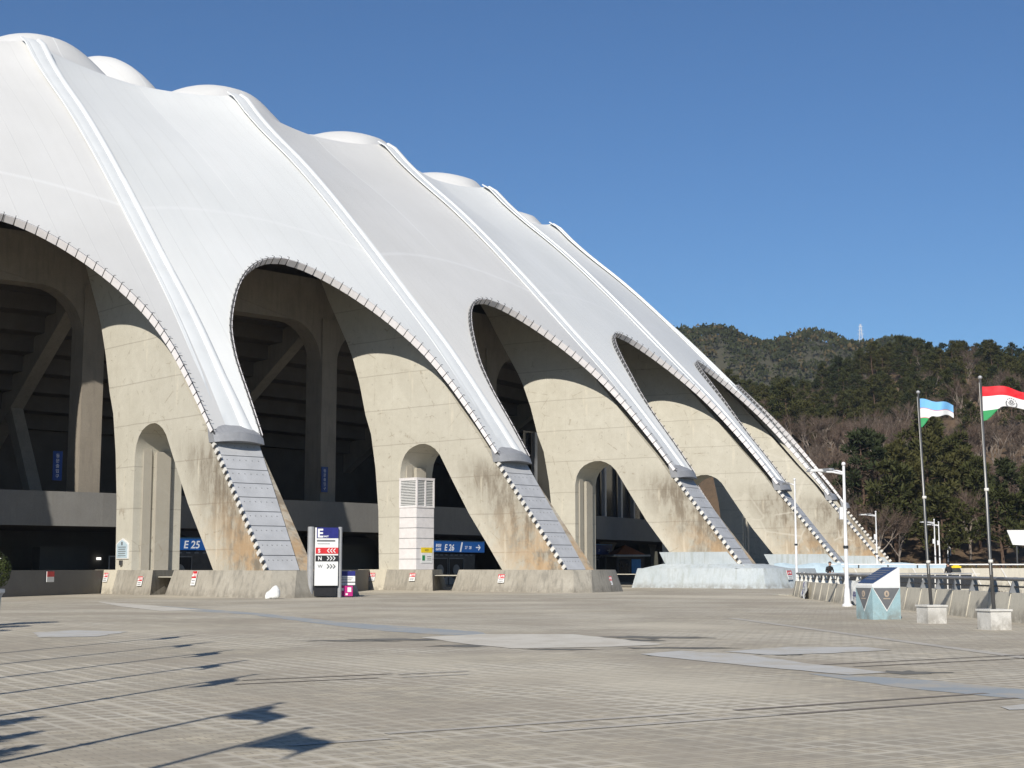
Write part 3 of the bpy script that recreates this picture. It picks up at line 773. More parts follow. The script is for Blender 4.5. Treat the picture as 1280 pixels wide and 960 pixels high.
# white cabinet in the arch of the second leg
cab = thing('utility_cabinet', 'white metal cabinet with louvred top standing in the leg arch', 'cabinet', world(1, 167.36, -1.66, 1.43), PH + DL)
CW = 1.72
m = MB(); m.box((.85, CW / 2, 2.15), (1.7, CW, 4.3))
for k in range(1, 6): m.mat(1).box((.85, CW / 2, .72 * k), (1.715, CW + .015, .035))
m.mat(0); m.build('cabinet_body', ['white', 'railgray'], cab)
m = MB(); m.box((.85, CW / 2, 5.28), (1.62, CW - .08, 1.94)); lou = m.build('louvre_box', 'slate', cab)
m = MB()
for k in range(17):
    z = 4.42 + .11 * k; m.box((1.68, CW / 2, z), (.05, CW - .1, .05)); m.box((.85, .02, z), (1.6, .05, .05))
m.build('louvre_slats', 'paper', lou)
m = MB()
for x, y in ((.04, .04), (1.67, .04), (1.67, CW / 2), (1.67, CW - .04)): m.box((x, y, 5.28), (.13, .13, 1.98))
for z in (4.34, 6.26): m.box((.85, .03, z), (1.74, .12, .12)); m.box((1.68, CW / 2, z), (.12, CW + .04, .12))
m.box((.85, CW / 2, 6.34), (1.78, CW + .08, .06)); m.build('louvre_frame', 'white', lou)
c = world(1, 167.36 + 1.71, -.75, 2.35); xd = (-math.sin(PH + DL), math.cos(PH + DL))
S = thing('notice', 'yellow and white notice on the white cabinet', 'sign', c); M = upright((0, 0, 0), xd)
m = MB(); m.box(None, (1.1, .7, .02), m=M @ Matrix.Translation((.1, -.12, .01))); m.build('plate', 'paper', S)
m = MB(); m.box(None, (1.1, .36, .02), m=M @ Matrix.Translation((.1, .42, .012))); m.build('yellow_header', 'yellow', S)
m = MB(); m.box(None, (.26, .36, .012), m=M @ Matrix.Translation((-.22, -.12, .027))); m.build('green_symbol', 'green', S)
m = MB(); text_into(m, 'AED', .2, M @ Matrix.Translation((.1, .35, .023)), 0, .003, 'CENTER')
for k in range(3): m.box(None, (.42, .03, .006), m=M @ Matrix.Translation((.34, -.02 - .12 * k, .024)))
m.build('lettering', 'ink', S)

# tall direction sign
th_ = math.atan2(1.3, 2.0)
T = thing('direction_sign', 'tall blue and white E direction sign between two steel posts', 'sign', (-10.62, 78.5, 0))
A2, B2 = Vector((0, 0)), Vector((1.50, .46)); d2 = (B2 - A2).normalized(); M = upright((0, 0, 0), d2); W_ = (B2 - A2).length
for x, w in ((.0, .34), (W_, .22)):
    m = MB(); m.tube([M @ Vector((x, 0, -.15)), M @ Vector((x, 3.72, -.15))], w / 2, 14); m.build('post', 'mullion', T)
m = MB(); m.box(None, (W_ - .34, 3.05, .16), m=M @ Matrix.Translation((W_ / 2 + .03, 2.15, 0))); P_ = m.build('sign_panel', 'paper', T)
cx_ = W_ / 2 + .03; pw = W_ - .34
def strip(z0, z1, mt, nm, w=1.0): 
    m = MB(); m.box(None, (pw * w, z1 - z0, .02), m=M @ Matrix.Translation((cx_ + pw * (1 - w) / 2, (z0 + z1) / 2, .091))); return m.build(nm, mt, P_)
strip(3.12, 3.68, 'navy', 'header', .94); strip(2.30, 2.62, 'red', 'red_band', .98); strip(1.90, 2.21, 'ink', 'black_band', .98)
m = MB(); text_into(m, 'E', .62, M @ Matrix.Translation((cx_ - pw * .42, 3.17, .103)), 0, .004, 'LEFT', 0, .02)
text_into(m, 'EAST', .12, M @ Matrix.Translation((cx_ - .18, 3.17, .103)), 0, .004, 'LEFT', 0, .004)
m.build('white_lettering', 'paper', P_)
def chev(m, x, z, d, s=.085):
    for k in range(3):
        for q in (-1, 1): m.box(None, (.17, .045, .012), m=M @ Matrix.Translation((x + k * .16, z + q * .05, .105)) @ Matrix.Rotation(-q * d * R(45), 4, 'Z'))
m = MB(); text_into(m, 'S', .27, M @ Matrix.Translation((cx_ - pw * .38, 2.36, .103)), 0, .004, 'LEFT', 0, .008); chev(m, cx_ + .08, 2.46, -1); m.build('white_lettering', 'paper', P_); m = MB()
text_into(m, 'N', .27, M @ Matrix.Translation((cx_ - pw * .38, 1.96, .103)), 0, .004, 'LEFT', 0, .008); chev(m, cx_ + .08, 2.06, 1)
m.build('white_lettering', 'paper', P_)
m = MB(); text_into(m, 'W', .25, M @ Matrix.Translation((cx_ - pw * .38, 1.55, .083)), 0, .004, 'LEFT', 0, .004); chev(m, cx_ + .08, 1.64, 1)
m.box(None, (pw * .8, .09, .008), m=M @ Matrix.Translation((cx_ - .04, 2.98, .084))); m.box(None, (pw * .55, .03, .008), m=M @ Matrix.Translation((cx_ - .16, 2.82, .084)))
m.build('grey_lettering', 'slate', P_)
m = MB(); m.box(None, (W_ - .4, .55, .08), m=M @ Matrix.Translation((W_ / 2, .34, -.1))); m.build('base_panel', 'black', T)
# boards right of the sign
S = thing('notice_board', 'navy and white notice board leaning beside the tall sign', 'sign', (-8.95, 79.9, 0)); M = upright((0, 0, 0), (1, .2))
for x in (-.4, .4):
    m = MB(); m.box(None, (.05, 1.4, .05), m=M @ Matrix.Translation((x, .7, -.04))); m.build('post', 'rod', S)
m = MB(); m.box(None, (1.05, .26, .04), m=M @ Matrix.Translation((0, 1.25, 0))); m.build('navy_header', 'navy', S)
m = MB(); m.box(None, (1.05, .30, .04), m=M @ Matrix.Translation((0, .97, 0))); m.box(None, (1.05, .12, .04), m=M @ Matrix.Translation((0, .70, 0))); m.build('plate', 'paper', S)
m = MB()
for z, w in ((1.02, .8), (.92, .66)): m.box(None, (w, .035, .01), m=M @ Matrix.Translation((0, z, .025)))
m.build('text_line', 'slate', S)
S = thing('notice_board', 'magenta notice board with white marks on the ground by the sign', 'sign', (-8.95, 79.55, 0))
m = MB(); m.box(None, (.78, .55, .05), m=M @ Matrix.Translation((.05, .33, 0))); m.build('plate', 'pink', S)
m = MB(); m.box(None, (.22, .14, .01), m=M @ Matrix.Translation((-.15, .42, .03))); m.box(None, (.2, .24, .01), m=M @ Matrix.Translation((.26, .4, .03))); m.box(None, (.12, .1, .01), m=M @ Matrix.Translation((.12, .16, .03))); m.build('white_mark', 'paper', S)
# white sandbag
bm = bmesh.new(); bmesh.ops.create_icosphere(bm, subdivisions=3, radius=.5)
for v in bm.verts:
    v.co.x *= .75; v.co.y *= .5; v.co.x += .18 * v.co.z; v.co.z += .10 * math.sin(v.co.x * 9) + .05 * math.sin(v.co.y * 15); v.co.z = max(-.22, v.co.z) * .8 + .18; v.co += Vector((random.uniform(-.02, .02), random.uniform(-.02, .02), random.uniform(-.02, .02)))
me = bpy.data.meshes.new('sandbag'); bm.to_mesh(me); bm.free(); me.materials.append(MT['tarp']); me.polygons.foreach_set('use_smooth', [True] * len(me.polygons))
tag(link('sandbag', me, None, (-12.15, 75.6, 0)), 'white sack lying on the paving in front of the rough plinth', 'sack')

# booth under the slab
kb = thing('ticket_booth', 'small booth with orange pyramid roof under the concourse slab', 'booth', (11.4, 149.6, .12), R(20))
m = MB(); m.box((0, 0, 1.25), (3.0, 2.6, 2.5)); m.build('booth_wall', 'inner', kb)
m = MB(); m.box((0, 0, 2.62), (4.0, 3.4, .16)); m.build('eaves', 'pot', kb)
m = MB(); m.mesh([(-1.6, -1.4, 2.71), (1.6, -1.4, 2.71), (1.6, 1.4, 2.71), (-1.6, 1.4, 2.71), (0, 0, 3.7)], [(3, 2, 1, 0), (0, 1, 4), (1, 2, 4), (2, 3, 4), (3, 0, 4)]); m.build('roof', 'roofred', kb)
for x, nm, mt in ((-.75, 'window', 'darkglass'), (.6, 'poster', 'skyblue')):
    m = MB(); m.box((x, -1.32, 1.5), (1.0, .06, 1.5)); m.build(nm, mt, kb)

# ------------------------------------------------------------------ ground
VX0, VX1, VY0, VY1 = 15.35, 62.0, 18.0, 88.0
def sheet(name, polys, z, mt):
    m = MB()
    for p in polys:
        tri = geometry.tessellate_polygon([[Vector((x, y, 0)) for x, y in p]])
        for t in tri: m.face([(p[q][0], p[q][1], z) for q in t])
    return m.build(name, mt, None, None, True)
B_ = 4000
g = sheet('plaza', [[(-B_, -B_), (B_, -B_), (B_, VY0), (-B_, VY0)], [(-B_, VY0), (VX0, VY0), (VX0, VY1), (-B_, VY1)],
                    [(VX1, VY0), (B_, VY0), (B_, 126), (VX1, 126)], [(-B_, VY1), (27, VY1), (27, 126), (-B_, 126)], [(-B_, 126), (B_, 126), (B_, B_), (-B_, B_)]], 0, 'pave')
g['kind'] = 'structure'
g = sheet('lower_road', [[(VX0, VY0), (VX1, VY0), (VX1, 126), (VX0, 126)]], -3.6, 'soil'); g['kind'] = 'structure'
m = MB(); 
m.prism([(VX0 - .2, VY0, -3.6), (VX0, VY0, -3.6), (VX0, VY0, -.01), (VX0 - .2, VY0, -.01)], (0, VY1 - VY0, 0))
m.prism([(VX0, VY1, -3.6), (27.2, VY1, -3.6), (27.2, VY1, -.01), (VX0, VY1, -.01)], (0, .2, 0))
m.prism([(27, VY1 + .21, -3.6), (27.2, VY1 + .21, -3.6), (27.2, VY1 + .21, -.01), (27, VY1 + .21, -.01)], (0, 38, 0))
m.prism([(27.21, 126, -3.6), (VX1, 126, -3.6), (VX1, 126, -.01), (27.21, 126, -.01)], (0, .2, 0))
tag(m.build('retaining_wall', 'parapet'), 'grey concrete retaining wall of the sunken strip', 'wall')
def patch(nm, pts, z, mt, kind='structure'):
    # ragged outline
    out = []; rnd = random.Random(len(pts) * 7 + int(pts[0][1] * 10))
    for a, b in zip(pts, pts[1:] + pts[:1]):
        a, b = Vector(a), Vector(b); L = (b - a).length; n = max(1, int(L / .35))
        for k in range(n):
            p = a.lerp(b, k / n); q = Vector((-(b - a).y, (b - a).x)).normalized() * rnd.uniform(-.05, .05)
            out.append(tuple(p + q) if k else tuple(a))
    o = sheet(nm, [out], z, mt); o['kind'] = kind; return o
patch('cement_patch', [(-2.1, 34.15), (-.77, 35.76), (1.44, 35.76), (2.77, 32.33), (3.15, 31.01), (1.93, 30.08), (0, 29.5), (-.83, 31.01)], .008, 'patch_pale')
patch('cement_patch', [(2.36, 27.62), (3.22, 28.66), (4.28, 27.62), (4.92, 24.91), (5.73, 22.85), (5.01, 22.35), (4.09, 23.93), (3.16, 25.75)], .008, 'patch_gray')
patch('cement_patch', [(4.02, 28.4), (5.55, 30.08), (7.08, 30.08), (7.35, 28.94), (5.96, 27.88), (4.68, 27.37)], .008, 'patch_gray')
patch('cement_patch', [(5.61, 17.29), (6.3, 17.9), (6.2, 17.0), (5.59, 16.91)], .008, 'patch_gray')
patch('blue_stripe', [(-14.87, 62.29), (-12.03, 57.54), (-8.58, 51.63), (-4.89, 43.46), (-2.57, 40.01), (-.79, 37.07), (-.57, 35.34), (-1.51, 35.34), (-3.21, 37.53), (-5.43, 42.25), (-8.98, 50.76), (-11.67, 54.43)], .004, 'patch_blue')
patch('blue_stripe', [(4.48, 22.68), (5.29, 22.03), (6.08, 21.11), (6.73, 19.75), (7.6, 18.2), (7.2, 17.2), (6.24, 18.33), (5.77, 19.01), (5.22, 20.01), (4.79, 21.41)], .004, 'patch_blue')
patch('pale_stripe', [(-11.76, 36.62), (-11.09, 38.0), (-9.52, 37.07), (-9.61, 34.54), (-10.78, 34.15)], .008, 'patch_gray')
patch('pale_stripe', [(-19.38, 69.47), (-15.04, 62.29), (-11.44, 55.42), (-12.84, 54.43), (-16.04, 61.03)], .008, 'patch_pale')
rs = random.Random(4)
for cx, cy, rx, ry in ((-2.2, 33.2, 1.5, .5), (-.9, 30.6, 1.0, .5), (3.2, 34.2, 1.6, .8), (3.3, 29.7, 1.3, .35), (2.6, 32.8, .9, .6), (1.0, 29.2, .9, .25), (4.9, 27.5, .45, .28), (3.1, 27.2, .8, .22), (-3.4, 32.6, 1.3, .3), (6.0, 22.9, .7, .4)):
    pts = [(cx + rx * math.cos(k * .26) * rs.uniform(.45, 1.1), cy + ry * math.sin(k * .26) * rs.uniform(.4, 1.2)) for k in range(24)]
    o = sheet('moss_stain', [pts], .0055, 'stain'); o['kind'] = 'structure'
def strip_line(A, B, w, mt, z=.006):
    A, B = Vector(A), Vector(B); d = (B - A).normalized(); q = Vector((-d.y, d.x)) * w / 2
    o = sheet('kerb_strip', [[tuple(A - q), tuple(B - q), tuple(B + q), tuple(A + q)]], z, mt); o['kind'] = 'structure'
u_ = Vector((.845, .535)); o_ = Vector((-.535, .845))
for base, s0, s1, mt in ((Vector((.29, 14.72)), 0, 3.1, 'strip_l'), (Vector((.29, 14.72)), 3.15, 7.0, 'strip_d'), (Vector((.05, 15.35)), -1.5, 2.3, 'strip_l'), (Vector((.05, 15.35)), 2.9, 7.1, 'strip_d'),
                         (Vector((5.1, 23.9)), .5, 5.5, 'strip_d'), (Vector((4.8, 24.5)), .3, 5.5, 'strip_d'), (Vector((-3.8, 20.6)), 0, 2.2, 'strip_d'), (Vector((-4.0, 21.2)), .2, 2.6, 'strip_d'),
                         (Vector((-2.0, 13.6)), 0, 1.0, 'strip_l'), (Vector((-1.6, 21.9)), 0, 1.1, 'strip_l'), (Vector((-1.7, 22.5)), 0, 1.2, 'strip_l')):
    strip_line(base + u_ * s0, base + u_ * s1, .11, mt)
strip_line((6.9, 47.0), (9.6, 22.0), .32, 'strip_l')

# ------------------------------------------------------------------ parapet, fences, things on the right
pts = [(14.9, 14.0), (14.75, 30), (14.85, 45), (15.0, 57), (14.85, 66), (15.3, 76), (15.9, 83), (17.3, 87.7)]
W = thing('parapet_wall', 'ribbed concrete parapet wall with a rail running along the plaza edge', 'wall', (0, 0, 0))
m = MB(); ribs = MB(); path = []
for a, b in zip(pts, pts[1:]):
    a, b = Vector(a), Vector(b); n = max(1, int((b - a).length / 1.0)); path += [a.lerp(b, k / n) for k in range(n)]
path.append(Vector(pts[-1])); prev = None
for k, p in enumerate(path):
    d = (path[min(k + 1, len(path) - 1)] - path[max(0, k - 1)]).normalized(); nn = Vector((-d.y, d.x))
    rg = [(p + nn * .28, 0), (p + nn * .10, .84), (p - nn * .14, .84), (p - nn * .20, -.02)]
    rg = [Vector((q.x, q.y, z)) for q, z in rg]
    if prev:
        for a in range(4): m.face([prev[a], prev[(a + 1) % 4], rg[(a + 1) % 4], rg[a]])
    else: m.face(rg)
    prev = rg
m.face(prev); m.build('wall_body', 'parapet', W, 30, True)
acc_ = 0.0
for k, p in enumerate(path):
    if k % 2 == 0 and 0 < k:
        d = (path[min(k + 1, len(path) - 1)] - path[max(0, k - 1)]).normalized(); nn = Vector((-d.y, d.x))
        q0 = p + nn * .284; q1 = p + nn * .104
        ribs.bar((q0.x, q0.y, .01), (q1.x, q1.y, .83), .04, .012, (d.x, d.y, 0))
ribs.build('wall_ribs', 'parapet', W)
m = MB(); rl = [Vector((p.x, p.y, 1.24)) for p in path]; m.tube(rl, .055, 8); R1 = m.build('handrail', 'railgray', W, True)
m = MB(); rl = [Vector((p.x, p.y, 1.02)) for p in path]; m.tube(rl, .03, 6); m.build('lower_rail', 'rail', W, True)
for k, p in enumerate(path):
    if k % 2 == 0:
        d = (path[min(k + 1, len(path) - 1)] - path[max(0, k - 1)]).normalized(); nn = Vector((-d.y, d.x)); m = MB()
        a = Vector((p.x, p.y, .84)); o3 = Vector((nn.x, nn.y, 0)); d3 = Vector((d.x, d.y, 0)) * .045
        m.prism([a + o3 * .16 - d3, a - o3 * .14 - d3, a - o3 * .10 + Vector((0, 0, .46)) - d3, a - o3 * .0 + Vector((0, 0, .46)) - d3], d3 * 2)
        m.build('rail_bracket', 'bracket' if p.y > 58 else 'railgray', W)
def cloth_banner(lab, p, d, w, h, z0, lines):
    S = thing('cloth_banner', lab, 'banner', (p[0], p[1], z0)); d = Vector(d).normalized(); M = upright((0, 0, 0), d) @ Matrix.Rotation(-R(11), 4, 'X')
    m = MB(); n = 10; g = [[M @ Vector((w * (i / n - .5), h * j / 8 - .10 * math.sin(i * 1.9) * (1 - j / 8), .05 + .04 * math.sin(i * 1.3 + j))) for i in range(n + 1)] for j in range(9)]
    g2 = [[p - M.to_3x3() @ Vector((0, 0, .012)) for p in r] for r in g]
    for q in (g, g2):
        for j in range(8):
            for i in range(n): m.face([q[j][i], q[j][i + 1], q[j + 1][i + 1], q[j + 1][i]])
    m.build('cloth', 'tarp', S, True, True)
    m = MB()
    for k, t in enumerate(lines): text_into(m, t, .30, M @ Matrix.Translation((0, h * .62 - .36 * k, .115)), 0, .004, 'CENTER', 0, .006)
    m.build('lettering', 'navy', S)
cloth_banner('crumpled white banner with blue lettering on the parapet behind the lamp post', (14.38, 61.9), (.1, -1), 3.0, .92, .12, ['안내', '주차금지'])
cloth_banner('small white banner hanging on the far curved end of the parapet', (14.92, 76.2), (-.13, -1), 3.2, .84, .05, ['안내', '금지'])
# dark railing across the far side of the sunken strip, with the person behind it
def dark_fence(lab, A, B, n):
    F = thing('railing', lab, 'railing', (A[0], A[1], 0)); A, B = Vector(A), Vector(B); D = B - A; e = D.normalized()
    m = MB(); m.bar((0, 0, .72), (D.x, D.y, .72), .06, .84); m.build('dark_panel', 'rail', F)
    m = MB(); m.bar((0, 0, 1.22), (D.x, D.y, 1.22), .09, .06); m.build('top_rail', 'mullion', F)
    m = MB(); m.bar((0, 0, .16), (D.x, D.y, .16), .3, .3); m.build('kerb', 'parapet', F)
    for k in range(n + 1):
        p = D * (k / n); m = MB(); m.box((p.x, p.y, .66), (.07, .07, 1.1)); m.box((p.x + e.x * .25, p.y + e.y * .25, 1.19), (.45, .05, .06), math.atan2(e.y, e.x)); m.build('post', 'bracket', F)
dark_fence('black panelled railing behind the blue monument, where people stand', (17.0, 88.4), (27.4, 88.6), 14)
dark_fence('black panelled railing at the curved end near the blue plinth', (17.4, 89.0), (24.5, 97.0), 9)
# far parapet with diagonal ribs
F = thing('parapet_wall', 'long low grey wall with slanting ribs below the wooded hill', 'wall', (27.0, 126.3, 0))
m = MB(); m.box((30, .2, .75), (60, .4, 1.5)); m.build('wall_body', 'parapet', F)
m = MB(); m.box((30, .2, 1.82), (60, .14, .10)); m.build('top_rail', 'paper', F)
for k in range(24):
    m = MB(); m.bar((k * 2.5 + .3, -.06, .02), (k * 2.5 - .45, -.03, 1.5), .12, .08, (0, 1, 0)); m.build('rib', 'bracket', F)
    m = MB(); m.box((k * 2.5, .2, 1.66), (.1, .1, .3)); m.build('post', 'rail', F)
m = MB(); m.box((0, 0, .08), (.8, .3, .16)); m.box((0, 0, .19), (.5, .2, .06)); tag(link('yellow_barrier', m.make('yellow_barrier', 'yellow'), None, (37.6, 125.9, 1.52)), 'low yellow barrier bar on top of the far wall', 'barrier')
# tarpaulins stretched over the far plinths
for k, (x0, x1, y, z) in enumerate(((27.5, 38.5, 131, 1.9), (21.5, 27.0, 121, 1.85))):
    m = MB(); n = 14; g = [[(x0 + (x1 - x0) * i / n, y + .9 * j, z * (.55 if j == 0 else 1) + .28 * (i / n - .4) * (j == 0) + .1 * math.sin(i * .9)) for i in range(n + 1)] for j in range(3)]
    g.insert(0, [(p[0], p[1] - .15, 0) for p in g[0]])
    for j in range(3):
        for i in range(n): m.face([g[j][i], g[j][i + 1], g[j + 1][i + 1], g[j + 1][i]])
    tag(m.build('tarpaulin', 'tarpblue', None, True, True), ('long pale blue tarpaulin heaped behind the railing', 'short pale blue tarpaulin next to the blue plinth')[k], 'tarpaulin')
# white board at the right on the slope
S = thing('sign_board', 'white slanted board on the wooded slope at far right', 'sign board', (57.0, 168, 0))
m = MB(); m.prism([(-.3, 0, 4.1), (3.6, 0, 3.9), (3.6, 0, 5.75), (-.9, 0, 5.75)], (0, .15, 0)); m.build('board', 'paper', S)
for x in (.2, 2.6):
    m = MB(); m.box((x, .25, 2.0), (.15, .15, 4.2)); m.build('post', 'rod', S)

# monument with sloping plaque
MO = thing('monument', 'cyan pedestal with grey triangles and a sloping dark blue plaque', 'monument', (11.05, 45.7, 0))
e1, e2 = Vector((.96, .28, 0)) * .97, Vector((-.28, .96, 0)) * 1.0; up = Vector((0, 0, 1))
m = MB(); base = [Vector((0, 0, 0)), e1, e1 + e2, e2]; m.hexa(base, [p + up * .99 for p in base]); m.build('pedestal', 'cyan', MO)
def on_face(o, ex, n):   # triangle panel on a face
    f = MB(); w = ex
    def q(a, b, l): return o + ex * a + up * b + n * l
    f.mat(0).prism([q(.0, .985, .0), q(1, .985, .0), q(.5, .24, .0)], n * .008)
    f.mat(1).prism([q(.035, .96, .009), q(.965, .96, .009), q(.5, .29, .009)], n * .008)
    f.mat(2)
    cc = [(0.5 + .09 * math.cos(k * math.pi / 8), .78 + .10 * math.sin(k * math.pi / 8)) for k in range(16)]
    f.prism([q(a, b, .018) for a, b in cc], n * .006); f.prism([q(.38, .62, .018), q(.62, .62, .018), q(.62, .65, .018), q(.38, .65, .018)], n * .006)
    f.mat(1).prism([q(.47, .74, .025), q(.53, .74, .025), q(.51, .83, .025), q(.48, .83, .025)], n * .004)
    return f.build('triangle_panel', ['paper', 'slate', 'bronze'], MO)
n1 = e1.cross(up).normalized(); n2 = -e1.normalized()
on_face(Vector((0, 0, 0)), e1, n1)
on_face(e2, -e2, (-e2).cross(up).normalized())
m = MB(); s0, s1 = 1.06, 1.60; ov = .02
tp = [Vector((0, 0, s0)), e1 + up * s1, e1 + e2 + up * s1, e2 + up * s0]
m.hexa([p + up * .993 for p in base], tp); m.build('sloping_top', 'paper', MO)
sl = (e1 + up * (s1 - s0)); nn = sl.cross(e2).normalized()
m = MB(); o = Vector((0, 0, s0)); m.prism([o + sl * .06 + e2 * .05 + nn * .002, o + sl * .95 + e2 * .05 + nn * .002, o + sl * .95 + e2 * .95 + nn * .002, o + sl * .06 + e2 * .95 + nn * .002], nn * .02); PQ = m.build('plaque', 'panel', MO)
m = MB(); rs = random.Random(9)
for r_ in range(5):
    x = .2
    while x < .84:
        w = rs.uniform(.03, .09); a, b = .26 + .12 * r_, .26 + .12 * r_ + .045
        m.prism([o + sl * a + e2 * x + nn * .023, o + sl * b + e2 * x + nn * .023, o + sl * b + e2 * (x + w) + nn * .023, o + sl * a + e2 * (x + w) + nn * .023], nn * .004); x += w + .03
m.build('text_line', 'railgray', PQ)

# ------------------------------------------------------------------ flagpoles
def flag_mat(name, stripes):
    n = N(name); u = n.sep(n.uv()); v = u[1]; col = stripes[0][1]
    for lo, c in stripes[1:]: col = n.mix(n.step(v, lo - .004, lo + .004), col, c)
    w = n.noise(n.pos(), 5, 3); col = n.mix(n.lin(w, .35, .7, 0, .12), col, (.3, .3, .32))
    n.b.inputs['Subsurface Weight'].default_value = 0.0
    return n.out(col, .7, 0, .2)
MT['flag_a'] = flag_mat('flag_blue_white_green', [(0, (.03, .30, .10)), (.315, (.55, .08, .08)), (.335, (.75, .75, .75)), (.655, (.55, .08, .08)), (.675, (.16, .42, .72))])
MT['flag_b'] = flag_mat('flag_red_white_green', [(0, (.03, .28, .09)), (.29, (.75, .75, .74)), (.71, (.70, .02, .03))])
MT['flag_c'] = flag_mat('flag_plain_white', [(0, (.7, .7, .7)), (.5, (.1, .2, .5))])
def flag_pt(s, t, L, H, ph, amp, fold):
    x = L * s * (1 - .08 * s); tf = fold * sst(.04, .36, s); back = 0.0
    if t < tf: back = (tf - t); t = tf + back * .55
    y = amp * math.sin(s * 7.5 + ph + (1 - t) * 1.6) * s ** .7 + (1 - t) * s * .18 * math.cos(s * 5 + ph) + (.05 if back else 0) * min(1, back * 8)
    z = H * (t - .5) - .17 * L * s ** 1.4 + .17 * (1 - t) * s * L * (1 + .3 * math.sin(s * 9 + ph)) + .03 * math.sin(s * 9 + ph * 2)
    return Vector((x, y, z))
def sst(a, b, x):
    t = min(1, max(0, (x - a) / (b - a))); return t * t * (3 - 2 * t)
def flag_mesh(L, H, ph, amp, fold, mt):
    m = MB(); nx, ny = 36, 24
    g = [[flag_pt(i / nx, j / ny, L, H, ph, amp, fold) for i in range(nx + 1)] for j in range(ny + 1)]
    for j in range(ny):
        for i in range(nx): m.face([g[j][i], g[j][i + 1], g[j + 1][i + 1], g[j + 1][i]], [(i / nx, j / ny), ((i + 1) / nx, j / ny), ((i + 1) / nx, (j + 1) / ny), (i / nx, (j + 1) / ny)])
    return m.make('flag', mt, True, True)
def flagpole(x, y, top, lab, flaglab, fme, bs=.60, bh=.5, zc=None, rzf=R(-12), grp='flagpoles on marble blocks', lean=(0, 0)):
    S = thing('flagpole', lab, 'flagpole', (x, y, 0), 0, grp)
    m = MB(); m.box((0, 0, bh / 2 - .02), (bs, bs, bh - .04 + .02), R(16)); b = m.build('stone_base', 'marble', S)
    m = MB(); m.box((0, 0, bh - .0), (bs + .06, bs + .06, .05), R(16)); m.build('base_slab', 'marble', b)
    m = MB(); lx, ly = lean; m.tube([(0, 0, bh), (lx * .4, ly * .4, 1.9), (lx, ly, top)], [.052, .045, .028], 12); P = m.build('pole', 'steelpole', S, True)
    m = MB(); m.lathe([(.01, -.05), (.05, -.03), (.058, 0), (.05, .03), (.012, .055)], 12, (lx, ly, top + .04)); m.build('finial', 'mullion', P, True)
    m = MB()
    for z in (1.75, 3.6): m.lathe([(.054, -.04), (.062, -.03), (.062, .03), (.054, .04)], 12, (lx * z / top, ly * z / top, z))
    m.build('pole_collar', 'bracket', P, True)
    m = MB(); m.tube([(lx - .05, ly - .06, top - .1), (-.06, -.06, bh + .9)], .006, 5); m.build('halyard', 'bracket', P)
    F = tag(link('flag', fme, None, (x + lx + .045, y + ly, zc or top - .62), rzf), flaglab, 'flag', 'flags on the poles')
    return S, F
fa = flag_mesh(1.02, .84, .4, .12, .43, 'flag_a'); fb = flag_mesh(1.45, .90, 2.2, .10, .34, 'flag_b')
_, F1 = flagpole(12.02, 42.75, 6.62, 'steel flagpole on marble block, just right of the cyan pedestal', 'light blue, white and green striped flag', fa, lean=(-.17, 0), zc=6.03)
_, F2 = flagpole(12.42, 38.45, 6.5, 'taller looking steel flagpole on marble block near the right edge', 'red, white and green striped flag with a faint grey emblem', fb, lean=(-.12, 0), zc=5.88)
m = MB()
def emblem_pt(s, t):  # follows the red-white-green cloth
    p = flag_pt(s, t, 1.45, .90, 2.2, .10, .34); p.y -= .008; return p
def arc_mark(cx, cy, r0, r1, a0, a1, n=10):
    for k in range(n):
        a, b = a0 + (a1 - a0) * k / n, a0 + (a1 - a0) * (k + 1) / n
        m.face([emblem_pt(cx + r * math.cos(q), cy + r * 1.4 * math.sin(q)) for r, q in ((r0, a), (r1, a), (r1, b), (r0, b))])
arc_mark(.52, .46, .095, .12, R(150), R(390)); arc_mark(.52, .50, .05, .065, R(180), R(360)); arc_mark(.52, .52, .02, .045, 0, R(360), 8)
for k in range(5): arc_mark(.52 + .1 * math.cos(R(40 + 25 * k)), .5 + .14 * math.sin(R(40 + 25 * k)), .0, .013, 0, R(360), 6)
m.build('emblem', 'railgray', F2)
# the rest of the flag row stands left of the camera and throws its shadows over the plaza
fc = flag_mesh(1.2, .85, 1.0, .12, .2, 'flag_c'); fd = flag_mesh(1.2, .85, 2.9, .14, .1, 'flag_a')
for k, (x, y) in enumerate(((-4.6, 5.9), (-5.3, 8.6), (-6.4, 13.3), (-7.15, 16.7), (-8.0, 19.9), (-9.0, 23.0), (-10.1, 26.2))):
    flagpole(x, y, 6.4, 'steel flagpole in the row along the left of the plaza', 'striped flag in the row along the left of the plaza', fc if k % 2 else fd, grp='flagpoles in the left row', rzf=R((-58, -70, -92, -97, -88, -96, -93)[k]))

